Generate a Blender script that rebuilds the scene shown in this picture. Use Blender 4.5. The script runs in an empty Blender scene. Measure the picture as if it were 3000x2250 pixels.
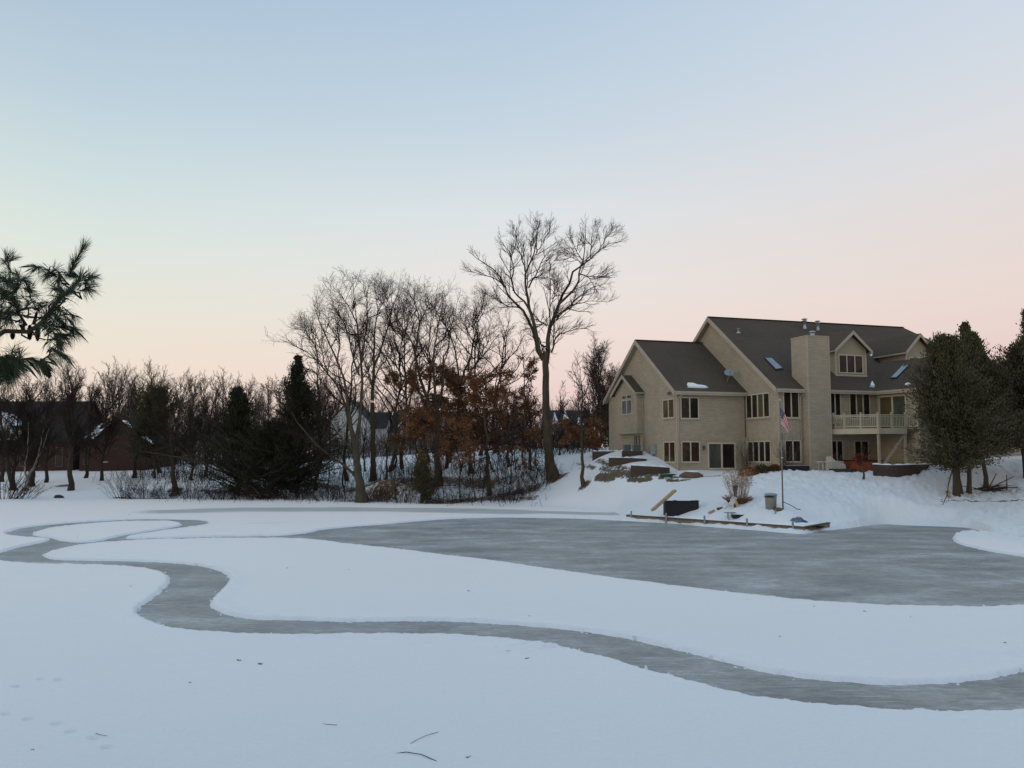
import bpy, math, numpy as np
from mathutils import Vector
C = bpy.context.scene.collection
R = np.random.RandomState
F, PIT, CAMH = 2530.0, math.atan(210/2530), 4.2
cp, sp = math.cos(PIT), math.sin(PIT)
# ------------------------------------------------------------------ camera model: photo pixel -> point in the world
def ray(px, py):
    dx, dy = (px-1500)/F, -(py-1125)/F
    return np.array([dx, cp-dy*sp, sp+dy*cp])
CAM = np.array([0, 0, CAMH])
def at_y(px, py, Y):
    d = ray(px, py); return CAM + d*(Y/d[1])
def at_z(px, py, z=0.0):
    d = ray(px, py); return CAM + d*((z-CAMH)/d[2])
def lin(r, g, b):
    f = lambda c: (c/255/12.92 if c/255 <= .04045 else ((c/255+.055)/1.055)**2.4)
    return (f(r), f(g), f(b), 1)

# ------------------------------------------------------------------ object helpers
def tag(o, label=None, cat=None, group=None, kind=None):
    if label: o['label'] = label
    if cat: o['category'] = cat
    if group: o['group'] = group
    if kind: o['kind'] = kind
    return o
def thing(name, loc, label, cat, rz=0.0, group=None):
    o = bpy.data.objects.new(name, None); C.objects.link(o)
    o.location = loc; o.rotation_euler = (0, 0, rz); o.empty_display_size = .2
    return tag(o, label, cat, group)
def np_mesh(name, V, faces_list, smooth=False):
    """faces_list: list of int arrays (n,k)"""
    me = bpy.data.meshes.new(name)
    V = np.asarray(V, np.float32)
    me.vertices.add(len(V)); me.vertices.foreach_set('co', V.ravel())
    loops, starts, tot = [], [], 0
    for f in faces_list:
        f = np.asarray(f, np.int32)
        if len(f) == 0: continue
        loops.append(f.ravel()); starts.append(tot + np.arange(len(f))*f.shape[1]); tot += f.size
    loops = np.concatenate(loops); starts = np.concatenate(starts)
    me.loops.add(len(loops)); me.loops.foreach_set('vertex_index', loops.astype(np.int32))
    me.polygons.add(len(starts)); me.polygons.foreach_set('loop_start', starts.astype(np.int32))
    me.update(calc_edges=True)
    if smooth: me.polygons.foreach_set('use_smooth', np.ones(len(starts), bool))
    me.validate()
    return me
def link(name, me, mat, parent=None, loc=(0, 0, 0)):
    o = bpy.data.objects.new(name, me); C.objects.link(o)
    if mat is not None and not me.materials: me.materials.append(mat)
    o.location = loc
    if parent is not None: o.parent = parent
    return o
class MB:
    """collects boxes, prisms, bars, tubes into ONE mesh"""
    def __init__(s): s.v = []; s.f = []; s.sm = []
    def poly(s, pts, faces, smooth=False):
        n = len(s.v); s.v += [tuple(map(float, p)) for p in pts]
        s.f += [tuple(i+n for i in f) for f in faces]; s.sm += [smooth]*len(faces)
        return s
    def box(s, x0, x1, y0, y1, z0, z1):
        p = [(x0,y0,z0),(x1,y0,z0),(x1,y1,z0),(x0,y1,z0),(x0,y0,z1),(x1,y0,z1),(x1,y1,z1),(x0,y1,z1)]
        return s.poly(p, [(3,2,1,0),(4,5,6,7),(0,1,5,4),(1,2,6,5),(2,3,7,6),(3,0,4,7)])
    def prism(s, ring, d):
        """closed planar ring extruded by vector d"""
        n = len(ring); ring = [np.array(p, float) for p in ring]; d = np.array(d, float)
        p = ring + [q+d for q in ring]
        return s.poly(p, [tuple(range(n))[::-1], tuple(range(n, 2*n))] + [(i, (i+1) % n, n+(i+1) % n, n+i) for i in range(n)])
    def bar(s, a, b, w, h=None, up=(0, 0, 1)):
        a, b = np.array(a, float), np.array(b, float); t = b-a; t /= np.linalg.norm(t)
        u = np.array(up, float)
        if abs(t@u) > .98: u = np.array([1., 0, 0])
        x = np.cross(t, u); x /= np.linalg.norm(x); y = np.cross(x, t); h = w if h is None else h
        ring = [a+x*w/2*i+y*h/2*j for i, j in ((-1,-1),(1,-1),(1,1),(-1,1))]
        return s.prism(ring, b-a)
    def tube(s, pts, r, n=8, cap=True):
        pts = np.array(pts, float); r = np.broadcast_to(np.array(r, float), (len(pts),))
        t = np.gradient(pts, axis=0); t /= np.linalg.norm(t, axis=1)[:, None]+1e-9
        ref = np.array([0, 0, 1.]) if abs(t.mean(0)[2]) < .8 else np.array([1., 0, 0])
        x = np.cross(t, ref); x /= np.linalg.norm(x, axis=1)[:, None]+1e-9; y = np.cross(t, x)
        a = np.arange(n)*2*np.pi/n
        V = pts[:, None]+r[:, None, None]*(np.cos(a)[None, :, None]*x[:, None]+np.sin(a)[None, :, None]*y[:, None])
        S = len(pts); fs = [(i*n+k, i*n+(k+1) % n, (i+1)*n+(k+1) % n, (i+1)*n+k) for i in range(S-1) for k in range(n)]
        s.poly(V.reshape(-1, 3), fs, True)
        if cap:
            n0 = len(s.v)-S*n
            s.f += [tuple(n0+k for k in range(n)), tuple(n0+(S-1)*n+k for k in range(n))]; s.sm += [False]*2
        return s
    def lathe(s, c, prof, n=20):
        pts = []; 
        for r, z in prof: pts += [(c[0]+r*math.cos(2*math.pi*k/n), c[1]+r*math.sin(2*math.pi*k/n), c[2]+z) for k in range(n)]
        S = len(prof); s.poly(pts, [(i*n+k, i*n+(k+1) % n, (i+1)*n+(k+1) % n, (i+1)*n+k) for i in range(S-1) for k in range(n)], True)
        n0 = len(s.v)-S*n; s.f += [tuple(n0+k for k in range(n))[::-1], tuple(n0+(S-1)*n+k for k in range(n))]; s.sm += [False]*2
        return s
    def build(s, name, mat, parent=None, loc=(0, 0, 0), bevel=0):
        me = bpy.data.meshes.new(name); me.from_pydata(s.v, [], s.f)
        me.polygons.foreach_set('use_smooth', np.array(s.sm, bool)); me.update()
        import bmesh
        bm = bmesh.new(); bm.from_mesh(me); bmesh.ops.recalc_face_normals(bm, faces=bm.faces); bm.to_mesh(me); bm.free()
        o = link(name, me, mat, parent, loc)
        if bevel:
            m = o.modifiers.new('bevel', 'BEVEL'); m.width = bevel; m.segments = 2; m.limit_method = 'ANGLE'
        return o

# ------------------------------------------------------------------ materials
class NT:
    def __init__(s, name):
        s.m = bpy.data.materials.new(name); s.m.use_nodes = True; s.t = s.m.node_tree
        s.b = s.t.nodes['Principled BSDF']
    def n(s, typ, **k):
        x = s.t.nodes.new(typ)
        for a, v in k.items():
            if a in ('op',): x.operation = v
            elif hasattr(x, a): setattr(x, a, v)
            else: x.inputs[a].default_value = v
        return x
    def l(s, a, b): s.t.links.new(a, b)
    def coord(s, scale=(1, 1, 1), kind='Object', rot=(0, 0, 0)):
        c = s.n('ShaderNodeTexCoord'); m = s.n('ShaderNodeMapping'); m.inputs['Scale'].default_value = scale
        m.inputs['Rotation'].default_value = rot
        s.l(c.outputs[kind], m.inputs['Vector']); return m.outputs['Vector']
    def geo(s, scale=(1, 1, 1)):
        c = s.n('ShaderNodeNewGeometry'); m = s.n('ShaderNodeMapping'); m.inputs['Scale'].default_value = scale
        s.l(c.outputs['Position'], m.inputs['Vector']); return m.outputs['Vector']
    def noise(s, vec, scale, detail=4, rough=.55):
        x = s.n('ShaderNodeTexNoise'); x.inputs['Scale'].default_value = scale; x.inputs['Detail'].default_value = detail
        x.inputs['Roughness'].default_value = rough; s.l(vec, x.inputs['Vector']); return x.outputs['Fac']
    def ramp(s, fac, stops, interp='LINEAR'):
        x = s.n('ShaderNodeValToRGB'); cr = x.color_ramp; cr.interpolation = interp
        while len(cr.elements) < len(stops): cr.elements.new(.5)
        for e, (p, c) in zip(cr.elements, stops): e.position = p; e.color = c if len(c) == 4 else (*c, 1)
        s.l(fac, x.inputs['Fac']); return x.outputs['Color']
    def mix(s, fac, a, b, blend='MIX'):
        x = s.n('ShaderNodeMix'); x.data_type = 'RGBA'; x.blend_type = blend
        for v, i in ((fac, 0), (a, 6), (b, 7)):
            if hasattr(v, 'is_linked'): s.l(v, x.inputs[i])
            else: x.inputs[i].default_value = v if not (i == 0 and isinstance(v, tuple)) else v[0]
        return x.outputs[2]
    def math(s, op, a, b=0.0, clamp=False):
        x = s.n('ShaderNodeMath'); x.operation = op; x.use_clamp = clamp
        for v, i in ((a, 0), (b, 1)):
            if hasattr(v, 'is_linked'): s.l(v, x.inputs[i])
            else: x.inputs[i].default_value = v
        return x.outputs[0]
    def attr(s, name):
        x = s.n('ShaderNodeAttribute'); x.attribute_name = name; return x.outputs['Fac']
    def bump(s, h, strength, dist=.02):
        x = s.n('ShaderNodeBump'); x.inputs['Strength'].default_value = strength; x.inputs['Distance'].default_value = dist
        s.l(h, x.inputs['Height']); s.l(x.outputs['Normal'], s.b.inputs['Normal'])
    def out(s, col=None, rough=.8, spec=.3, metal=0):
        if col is not None:
            if hasattr(col, 'is_linked'): s.l(col, s.b.inputs['Base Color'])
            else: s.b.inputs['Base Color'].default_value = col if len(col) == 4 else (*col, 1)
        if hasattr(rough, 'is_linked'): s.l(rough, s.b.inputs['Roughness'])
        else: s.b.inputs['Roughness'].default_value = rough
        s.b.inputs['Specular IOR Level'].default_value = spec; s.b.inputs['Metallic'].default_value = metal
        return s.m
def simple(name, a, b=None, scale=6, rough=.8, spec=.3, metal=0, bump=0, stretch=(1, 1, 1)):
    t = NT(name); b = b or tuple(x*.75 for x in a[:3]); v = t.coord(stretch)
    f = t.noise(v, scale, 5)
    c = t.ramp(f, [(.3, b), (.7, a)])
    if bump: t.bump(f, bump, .02)
    return t.out(c, rough, spec, metal)

M = {}
def mk_siding(name, c1, c2, mortar, h=.11):
    t = NT(name); co = t.n('ShaderNodeTexCoord'); sx = t.n('ShaderNodeSeparateXYZ'); t.l(co.outputs['Object'], sx.inputs[0])
    xy = t.math('ADD', sx.outputs['X'], sx.outputs['Y']); cx = t.n('ShaderNodeCombineXYZ'); t.l(xy, cx.inputs['X']); t.l(sx.outputs['Z'], cx.inputs['Y'])
    br = t.n('ShaderNodeTexBrick'); t.l(cx.outputs[0], br.inputs['Vector'])
    br.inputs['Scale'].default_value = 1; br.inputs['Brick Width'].default_value = .42; br.inputs['Row Height'].default_value = h
    br.inputs['Mortar Size'].default_value = .013; br.inputs['Mortar Smooth'].default_value = .3
    br.inputs['Color1'].default_value = (*c1, 1); br.inputs['Color2'].default_value = (*c2, 1); br.inputs['Mortar'].default_value = (*mortar, 1)
    n = t.noise(t.coord(), .7, 5); col = t.mix(.35, br.outputs['Color'], t.ramp(n, [(.3, (c2[0]*.75, c2[1]*.75, c2[2]*.75)), (.7, c1)]))
    n2 = t.noise(t.coord((1, 1, 5)), 9, 4)
    col = t.mix(.22, col, t.ramp(n2, [(.3, mortar), (.7, c1)]))
    x = t.math('ADD', br.outputs['Fac'], 0.0); t.bump(t.math('MULTIPLY', x, -1.0), .5, .02)
    return t.out(col, .82, .2)
M['siding'] = mk_siding('tan_siding', (.46, .395, .295), (.355, .302, .222), (.20, .165, .122), .14)
M['cream_siding'] = mk_siding('cream_lap_siding', (.42, .375, .265), (.39, .345, .24), (.26, .23, .16), .16)
M['brick'] = mk_siding('red_brick', (.075, .031, .026), (.055, .024, .021), (.05, .038, .034), .08)
M['stone'] = mk_siding('brown_block', (.085, .062, .05), (.06, .045, .037), (.036, .028, .024), .15)
M['trim'] = simple('tan_trim', (.42, .365, .285), (.37, .32, .25), 3, .6, .3)
M['frame'] = simple('window_frame_paint', (.52, .46, .37), (.46, .40, .32), 3, .5, .4)
M['cream'] = simple('cream_deck_paint', (.50, .46, .33), (.42, .38, .27), 2.5, .6, .3)
M['white_siding'] = mk_siding('white_siding', (.62, .63, .62), (.57, .58, .57), (.40, .41, .41), .15)
def mk_roof(name, a, b):
    t = NT(name); v = t.coord(); n1 = t.noise(v, 9, 3, .7); n2 = t.noise(v, .35, 4); n3 = t.noise(t.coord((1, 1, 6)), 3, 3)
    c = t.ramp(n1, [(.3, b), (.7, a)]); c = t.mix(.35, c, t.ramp(n2, [(.35, tuple(x*.75 for x in b)), (.65, a)]))
    c = t.mix(.2, c, t.ramp(n3, [(.4, tuple(x*.6 for x in b)), (.6, a)]))
    t.bump(n1, .5, .015); return t.out(c, .95, .12)
M['roof'] = mk_roof('weathered_shingle', (.105, .086, .066), (.078, .064, .050))
M['dark_roof'] = mk_roof('dark_shingle', (.045, .041, .04), (.028, .026, .026))
def mk_glass(name, a, b, ior=1.5, rough=.04):
    t = NT(name); v = t.coord((1, 1, .6)); n = t.noise(v, 1.3, 2)
    m = t.out(t.ramp(n, [(.35, a), (.65, b)]), rough, .5); t.b.inputs['IOR'].default_value = ior
    t.bump(t.noise(t.coord(), .6, 1), .02, .05)
    return m
M['glass'] = mk_glass('dark_window_glass', (.012, .011, .009), (.03, .026, .018), 1.33)
M['glass_brown'] = mk_glass('window_with_brown_drape', (.035, .018, .010), (.055, .03, .017), 1.33)
M['glass_olive'] = mk_glass('window_with_blind', (.07, .06, .03), (.10, .085, .045), 1.35)
M['glass_pale'] = mk_glass('window_sky_reflection_tint', (.10, .11, .11), (.2, .21, .21), 2.0, .02)  # pale base colour paints in reflected sky, on top of the real mirroring
M['glass_teal'] = mk_glass('patio_glass', (.05, .055, .048), (.08, .085, .07), 1.5)
M['skylight'] = mk_glass('skylight_glass_sky_tint', (.10, .15, .20), (.17, .23, .29), 1.7, .1)  # blue of the reflected sky is put into the base colour
M['black_metal'] = simple('black_metal', (.02, .02, .022), (.012, .012, .013), 12, .5, .4)
M['zinc'] = simple('galvanised_pipe', (.42, .47, .48), (.3, .34, .36), 14, .45, .5, .6)
M['dish_grey'] = simple('dish_grey', (.27, .31, .32), (.23, .27, .28), 5, .6, .3)
M['steel'] = simple('brushed_pole', (.22, .21, .18), (.15, .145, .13), 8, .45, .5, .5)
M['rot_wood'] = simple('weathered_wood', (.17, .125, .085), (.085, .06, .042), 7, .9, .1, 0, .3, (.2, 1, 1))
M['pale_wood'] = simple('pale_lumber', (.5, .38, .23), (.35, .25, .14), 6, .8, .2, 0, .2, (.3, 1, 1))
M['grey_plastic'] = simple('grey_plastic', (.30, .30, .275), (.25, .25, .23), 4, .6, .35)
M['plastic_dark'] = simple('dark_plastic', (.022, .021, .021), (.014, .013, .013), 9, .7, .3)
M['orange'] = simple('orange_plastic', (.27, .07, .03), (.19, .048, .022), 3, .55, .35)
M['cover'] = simple('white_grill_cover', (.55, .54, .46), (.40, .39, .33), 2.2, .75, .2, 0, .5)
M['white'] = simple('white_plastic', (.62, .62, .56), (.52, .52, .47), 4, .6, .3)
M['teal'] = simple('grey_green_unit', (.16, .20, .20), (.10, .13, .13), 9, .6, .3)
M['green'] = simple('green_plastic', (.02, .13, .055), (.015, .09, .04), 4, .5, .4)
M['blue_tarp'] = simple('blue_cloth', (.012, .022, .06), (.16, .21, .27), 3.2, .7, .3, 0, .4)
M['seawall'] = simple('grey_seawall_board', (.25, .225, .185), (.16, .14, .115), 4, .9, .15, 0, .3, (.25, 1, 1))
def mk_bark(name, a, b):
    t = NT(name); v = t.geo((1, 1, .25)); n = t.noise(v, 5, 6, .65); n2 = t.noise(t.geo(), .5, 3)
    c = t.ramp(n, [(.35, b), (.68, a)]); c = t.mix(t.math('MULTIPLY', n2, .5), c, (a[0]*1.2, a[1]*1.25, a[2]*1.1, 1))
    t.bump(n, .7, .04); return t.out(c, .95, .08)
M['bark'] = mk_bark('grey_brown_bark', (.085, .068, .05), (.038, .03, .023))
M['oak_bark'] = mk_bark('pale_oak_bark', (.092, .074, .055), (.042, .034, .026))
M['dark_bark'] = mk_bark('dark_bark', (.06, .045, .034), (.026, .02, .016))
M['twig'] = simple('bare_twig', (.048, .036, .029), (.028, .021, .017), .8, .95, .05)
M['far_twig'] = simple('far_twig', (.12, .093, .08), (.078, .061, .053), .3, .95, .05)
M['birch'] = mk_bark('pale_birch_bark', (.28, .26, .22), (.10, .09, .075))
def mk_leaf(name, stops, rough=.75, trans=.0, sc=1.1):
    t = NT(name); n = t.noise(t.geo(), sc, 3); n2 = t.noise(t.geo(), 23, 2)
    f = t.math('ADD', t.math('MULTIPLY', n, .55), t.math('MULTIPLY', n2, .45))
    m = t.out(t.ramp(f, stops), rough, .15)
    return m
M['rust_leaf'] = mk_leaf('dry_oak_leaf', [(.3, (.075, .036, .020)), (.48, (.15, .071, .034)), (.62, (.235, .11, .05)), (.75, (.31, .16, .078))])
M['rust_dark'] = mk_leaf('dark_dry_oak_leaf', [(.3, (.065, .033, .019)), (.5, (.15, .070, .035)), (.7, (.24, .115, .055))])
M['cedar'] = mk_leaf('winter_juniper', [(.3, (.030, .032, .018)), (.5, (.075, .070, .037)), (.65, (.12, .10, .05)), (.8, (.165, .125, .065))])
M['spruce'] = mk_leaf('dark_evergreen', [(.3, (.014, .016, .011)), (.5, (.028, .030, .018)), (.7, (.052, .050, .028))])
M['needle'] = mk_leaf('pine_needle', [(.3, (.03, .046, .028)), (.5, (.058, .086, .05)), (.7, (.10, .13, .078))], .55, sc=4)
M['cone'] = simple('pine_cone', (.035, .025, .018), (.018, .013, .010), 30, .85, .15)
M['dry_grass'] = mk_leaf('dry_grass', [(.3, (.20, .12, .07)), (.6, (.38, .26, .17)), (.8, (.46, .33, .23))])
M['red_leaf'] = mk_leaf('red_brown_leaf', [(.3, (.07, .022, .014)), (.6, (.15, .04, .022)), (.8, (.2, .06, .03))])
def mk_snow(name):
    t = NT(name); v = t.coord(); n = t.noise(v, 8, 4); t.bump(n, .3, .03)
    return t.out(t.ramp(n, [(.3, (.78, .80, .83)), (.7, (.86, .87, .89))]), .7, .3)
M['snow'] = mk_snow('snow_patch')
# ================================================================== TERRAIN
def catmull(P, k=6, closed=True):
    P = np.array(P, float); n = len(P); out = []
    for i in range(n if closed else n-1):
        p0, p1, p2, p3 = (P[(i-1) % n], P[i], P[(i+1) % n], P[(i+2) % n]) if closed else (P[max(i-1, 0)], P[i], P[i+1], P[min(i+2, n-1)])
        for t in np.arange(k)/k:
            out.append(.5*((2*p1)+(-p0+p2)*t+(2*p0-5*p1+4*p2-p3)*t*t+(-p0+3*p1-3*p2+p3)*t**3))
    if not closed: out.append(P[-1])
    return np.array(out)
OUTER = [(3450,1690),(3300,1630),(3150,1595),(3000,1573),(2926,1567),(2881,1558),(2836,1547),(2768,1542.7),(2678,1540),(2588,1536),(2542,1540),(2475,1549),(2407,1556),(2353,1564),(2294,1561),(2226,1555),(2158,1550),(2068,1543),(1994,1536),(1859,1528),(1723,1521),(1588,1517.5),(1452,1516.6),(1316,1521),(1226,1527.5),(1136,1535.6),(1045,1542.5),(949,1552),(904,1561),(859,1567),(814,1570),(723,1571.5),(633,1573),(542,1575),(452,1577),(400,1579),(366,1577.5),(384,1570),(429.5,1563),(475,1556),(520,1550),(565,1544),(601,1538),(611.7,1532),(601,1527),(565,1523.7),(497,1522),(407,1522),(316.5,1526),(226,1531),(158,1537),(90,1544),(45,1553),(20,1562),(27,1569),(59,1573.5),(113,1577),(149,1583),(90,1597),(36,1609),(0,1621),(-18,1632),(-8,1643),(45,1650),(136,1655),(226,1656),(316,1659),(384,1663),(429.5,1667.5),(466,1675),(490.5,1685),(501,1696),(497,1711),(475,1735),(443,1760),(416,1780),(408,1793),(420,1810),(452,1827.5),(497,1841),(565,1851),(655,1858),(768,1861.5),(904,1863.5),(1000,1862.5),(1136,1861),(1271,1862),(1407,1868),(1497,1877),(1588,1888),(1678,1906),(1791,1933),(1859,1954),(1949,1979),(2090,2017),(2181,2038),(2316,2060),(2452,2075),(2588,2085),(2723,2090),(2859,2088),(3000,2082),(3200,2060),(3450,1980)]
ISLE_A = [(3250,1900),(3120,1945),(3000,1970),(2904,1990),(2814,2000),(2678,2008),(2542,2006.5),(2429,1996),(2316,1984),(2226,1969),(2136,1945),(2068,1928),(2000,1910),(1904,1889),(1814,1868),(1678,1848),(1542,1835),(1407,1826),(1271,1821),(1136,1822),(1000,1823),(904,1819),(768,1817),(701,1810),(655,1799),(622,1784),(612.6,1771),(621.6,1755),(646.5,1728),(667,1706),(670,1695),(657,1683),(633,1671),(588,1660),(520,1652),(452,1647.6),(362,1644.5),(271,1643.5),(181,1642),(140,1637),(124,1630),(133,1624),(154,1616),(190,1607),(226,1600),(294,1592.5),(362,1587.5),(452,1583),(542.5,1581),(633,1579.3),(768.5,1578.6),(859,1579.5),(949,1586.5),(1000,1593),(1090,1603),(1181,1613),(1316,1630),(1452,1646),(1588,1666),(1723,1685),(1859,1705),(2000,1722.5),(2136,1738),(2271,1753),(2407,1766),(2542,1774.6),(2678,1779),(2859,1781.5),(3000,1776),(3200,1765)]
ISLE_C = [(93.6,1565),(104,1571),(149,1577),(170,1584),(226,1590),(294,1585.5),(343.6,1573),(407,1562),(452,1555),(497,1548),(527,1542),(533,1536.5),(520,1531),(475,1528),(384,1529),(271,1535),(181,1544),(126.6,1552)]
ISLE_B = [(2789,1579),(2800,1571),(2836,1568),(2881,1570),(2949,1577),(3000,1587),(3150,1605),(3300,1650),(3250,1672),(3100,1655),(3000,1632),(2904,1617),(2836,1602),(2802,1591)]
def w2(poly): return np.array([at_z(x, y)[:2] for x, y in poly])
polys = [w2(catmull(p, 5)) for p in (OUTER, ISLE_A, ISLE_C, ISLE_B)]
def inside(P, poly):
    x, y = P[:, 0], P[:, 1]; c = np.zeros(len(P), bool); a = poly; b = np.roll(poly, -1, 0)
    for (x1, y1), (x2, y2) in zip(a, b):
        if y1 == y2: continue
        m = (y1 > y) != (y2 > y); c ^= m & (x < (x2-x1)*(y-y1)/(y2-y1)+x1)
    return c
def dist_to(P, poly, closed=True):
    a = poly; b = np.roll(poly, -1, 0)
    if not closed: a, b = poly[:-1], poly[1:]
    d = np.full(len(P), 1e9, np.float32); P = P.astype(np.float32)
    for p, q in zip(a.astype(np.float32), b.astype(np.float32)):
        e = q-p; L = float(e@e)
        if L == 0: continue
        w = P-p; t = np.clip((w@e)/L, 0, 1); r = w-t[:, None]*e; np.minimum(d, (r*r).sum(1), out=d)
    return np.sqrt(d)
def sd_ice(P):
    """signed distance, positive on snow, negative on cleared ice"""
    ice = inside(P, polys[0])
    for q in polys[1:]: ice &= ~inside(P, q)
    d = dist_to(P, polys[0])
    for q in polys[1:]: d = np.minimum(d, dist_to(P, q))
    return np.where(ice, -d, d)
# value noise in numpy
_g = R(7).rand(256, 256)
def vnoise(x, y):
    xi, yi = np.floor(x).astype(int), np.floor(y).astype(int); fx, fy = x-xi, y-yi
    fx, fy = fx*fx*(3-2*fx), fy*fy*(3-2*fy); g = lambda i, j: _g[i & 255, j & 255]
    return (g(xi, yi)*(1-fx)+g(xi+1, yi)*fx)*(1-fy)+(g(xi, yi+1)*(1-fx)+g(xi+1, yi+1)*fx)*fy
def fbm(x, y, o=4):
    s, a = 0, .5
    for i in range(o): s = s+a*vnoise(x*2**i+17*i, y*2**i+31*i); a *= .5
    return s/(1-.5**o)
# control points: photo pixel + distance, or photo pixel on the pond level
ctl = []
def G(px, py, Y): ctl.append(at_y(px, py, Y))
def Z0(px, py, z=0.0): ctl.append(at_z(px, py, z))
SHORE = [(-700,1490),(-300,1482),(0,1474),(200,1466),(400,1461),(650,1462),(850,1462),(1000,1464),(1250,1476),(1450,1486),(1560,1486),(1680,1494),(1780,1503),(1834,1523.7),(1950,1532.5),(2068,1541),(2200,1551.5),(2357,1562.5),(2431,1548),(2520,1543),(2600,1536),(2768,1542),(2880,1556),(3000,1570),(3150,1590),(3400,1660),(3800,1800)]
for q in SHORE: Z0(*q)
shore_w = np.array([at_z(*q)[:2] for q in SHORE])
for y in (55, 62, 68, 74): 
    for x in (-14, -4, 4): ctl.append((x, y, 0)) if y < 66 else None
for a in [(1984,1381,66),(2090,1381,66.8),(2190,1382,67.6),(2240,1382,64.6),(2288,1380,62.3),(2350,1383,63),(2436,1384,61.5),(2560,1386,62),(2500,1384,66),(2600,1382,67)]: G(*a)
for a in [(2640,1376,60.5),(2720,1366,60.5),(2850,1364,62),(3000,1352,63),(3200,1350,64),(2803,1454,55.5),(2838,1450,56.5),(2893,1434,58),(2779,1470,54.5),(3000,1474,53.5),(3000,1420,58),(3200,1480,52)]: G(*a)
for a in [(2292,1488,50.6),(2258,1492,51),(2012,1493,55.5),(2155,1487,53),(2400,1472,53.2),(2550,1462,55.4),(2680,1467,54.8),(2350,1432,56.6),(2550,1422,57.4),(2480,1500,52.6),(2620,1500,53.8),(2150,1440,58),(2000,1440,61)]: G(*a)
for x, y in [(1850,1514),(2000,1531),(2150,1544),(2330,1556),(2410,1545)]: Z0(x, y, .12)
for a in [(1713,1413,70),(1615,1398,76),(1750,1345,73),(1765,1352,71.5),(1795,1362,69.5),(1835,1374,67.6),(1870,1381,66.3),(1740,1392,70.5),(1820,1395,66.5),(1920,1384,65.6),(1700,1372,76),(1690,1326,92),(1770,1322,82),(1830,1318,76),(1800,1450,66),(1700,1452,69),(1600,1450,73)]: G(*a)
for a in [(1283,1421,80),(1128,1405,82),(1434,1452,76.5),(1495,1420,78),(1057,1452,77),(1160,1342,104),(1280,1336,102),(1400,1329,100),(1520,1327,97),(1313,1358,95),(900,1445,82),(1000,1380,98),(880,1360,110),(1250,1390,88),(1400,1385,87)]: G(*a)
for a in [(205,1438,88),(100,1440,88),(0,1445,88),(350,1440,88),(515,1432,86),(300,1381,110),(130,1382,112),(0,1385,112),(-300,1388,112),(450,1375,112),(600,1362,120),(520,1356,140),(650,1350,150),(760,1352,140),(420,1400,98),(600,1400,98),(740,1400,96),(250,1410,98)]: G(*a)
for az in np.radians(np.arange(-180, 180, 15)):
    for r, z in ((230, 3.2), (420, 3.6), (900, 3.5), (2400, 3.5)): ctl.append((r*math.sin(az), r*math.cos(az), z))
    if abs(math.degrees(az)) > 50: ctl.append((40*math.sin(az), 40*math.cos(az), 2.8))
for x, z in ((-25, 2.3), (-12, 2.4), (0, 2.5), (12, 2.4), (25, 2.3)): ctl.append((x, 0, z)); ctl.append((x*1.3, 8, 0)); ctl.append((x*1.3, 12, 0))
for x, y in ((-30, 50), (-24, 35), (-16, 22), (0, 20), (0, 35), (12, 20), (22, 30), (30, 42), (-8, 45), (8, 42)): ctl.append((x, y, 0))
ctl = np.array(ctl, float); CXY, CZ = ctl[:, :2], ctl[:, 2]
_ph = lambda d2: np.sqrt(d2+1.5**2)
_D = ((CXY[:, None]-CXY[None])**2).sum(-1); _A = _ph(_D)
_A = np.block([[_A+np.eye(len(CZ))*-.15, np.ones((len(CZ), 1))], [np.ones((1, len(CZ))), np.zeros((1, 1))]])
_W = np.linalg.lstsq(_A, np.append(CZ, 0), rcond=None)[0]
POND = np.vstack([shore_w, [[70, 14], [60, 7.5], [-60, 7.5], [-75, 30]]])
def land(P):
    z = np.empty(len(P))
    for i in range(0, len(P), 20000):
        Q = P[i:i+20000]; d2 = ((Q[:, None]-CXY[None])**2).sum(-1); z[i:i+20000] = _ph(d2)@_W[:-1]+_W[-1]
    return z
HOUSE_PADS = []
def base_height(P):
    P = np.atleast_2d(np.asarray(P, float)); z = land(P)
    ins = inside(P, POND); d = dist_to(P, POND)
    s = np.where(ins, -d, d); k = np.clip(s/1.3, 0, 1); k = k*k*(3-2*k)
    z = np.maximum(z, .12)*k
    return z, s
def ground_z(x, y): return float(base_height([(x, y)])[0][0])+.055
def on_ground(px, py, Y=None):
    """point of the ground seen at a photo pixel: march along the ray"""
    d = ray(px, py); t = np.linspace(9, 160, 1500); pts = CAM+d*t[:, None]/d[1]
    z = base_height(pts[:, :2])[0]+.05; k = np.argmax(pts[:, 2] <= z)
    return pts[k] if pts[k, 2] <= z[k] else at_y(px, py, Y or 90)

rr = np.concatenate([np.geomspace(.4, 8.5, 24)[:-1], np.geomspace(8.5, 96, 560)[:-1], np.geomspace(96, 2600, 80)])
aa = np.concatenate([np.linspace(-180, -36, 50)[:-1], np.linspace(-36, 36, 860)[:-1], np.linspace(36, 180, 50)[:-1]])
aa = np.radians(aa); NR, NA = len(rr), len(aa)
GX = (rr[:, None]*np.sin(aa)[None]).ravel(); GY = (rr[:, None]*np.cos(aa)[None]).ravel(); GP = np.stack([GX, GY], 1)
gz, gs = base_height(GP)
pond = gs < 1.0
sdv = np.full(len(GP), 5.0)
idx = np.where((gs < 3) & (GY > 8.5) & (np.abs(np.arctan2(GX, GY)) < .75) & (np.hypot(GX, GY) < 75))[0]
sdv[idx] = sd_ice(GP[idx])
ragged = (fbm(GX[idx]*3, GY[idx]*3, 3)-.5)*.13+(fbm(GX[idx]*9+7, GY[idx]*9, 2)-.5)*.11
sdv[idx] = sdv[idx]+ragged
s_ = sdv
sm = lambda a, b, x: (lambda t: t*t*(3-2*t))(np.clip((x-a)/(b-a), 0, 1))
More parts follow.
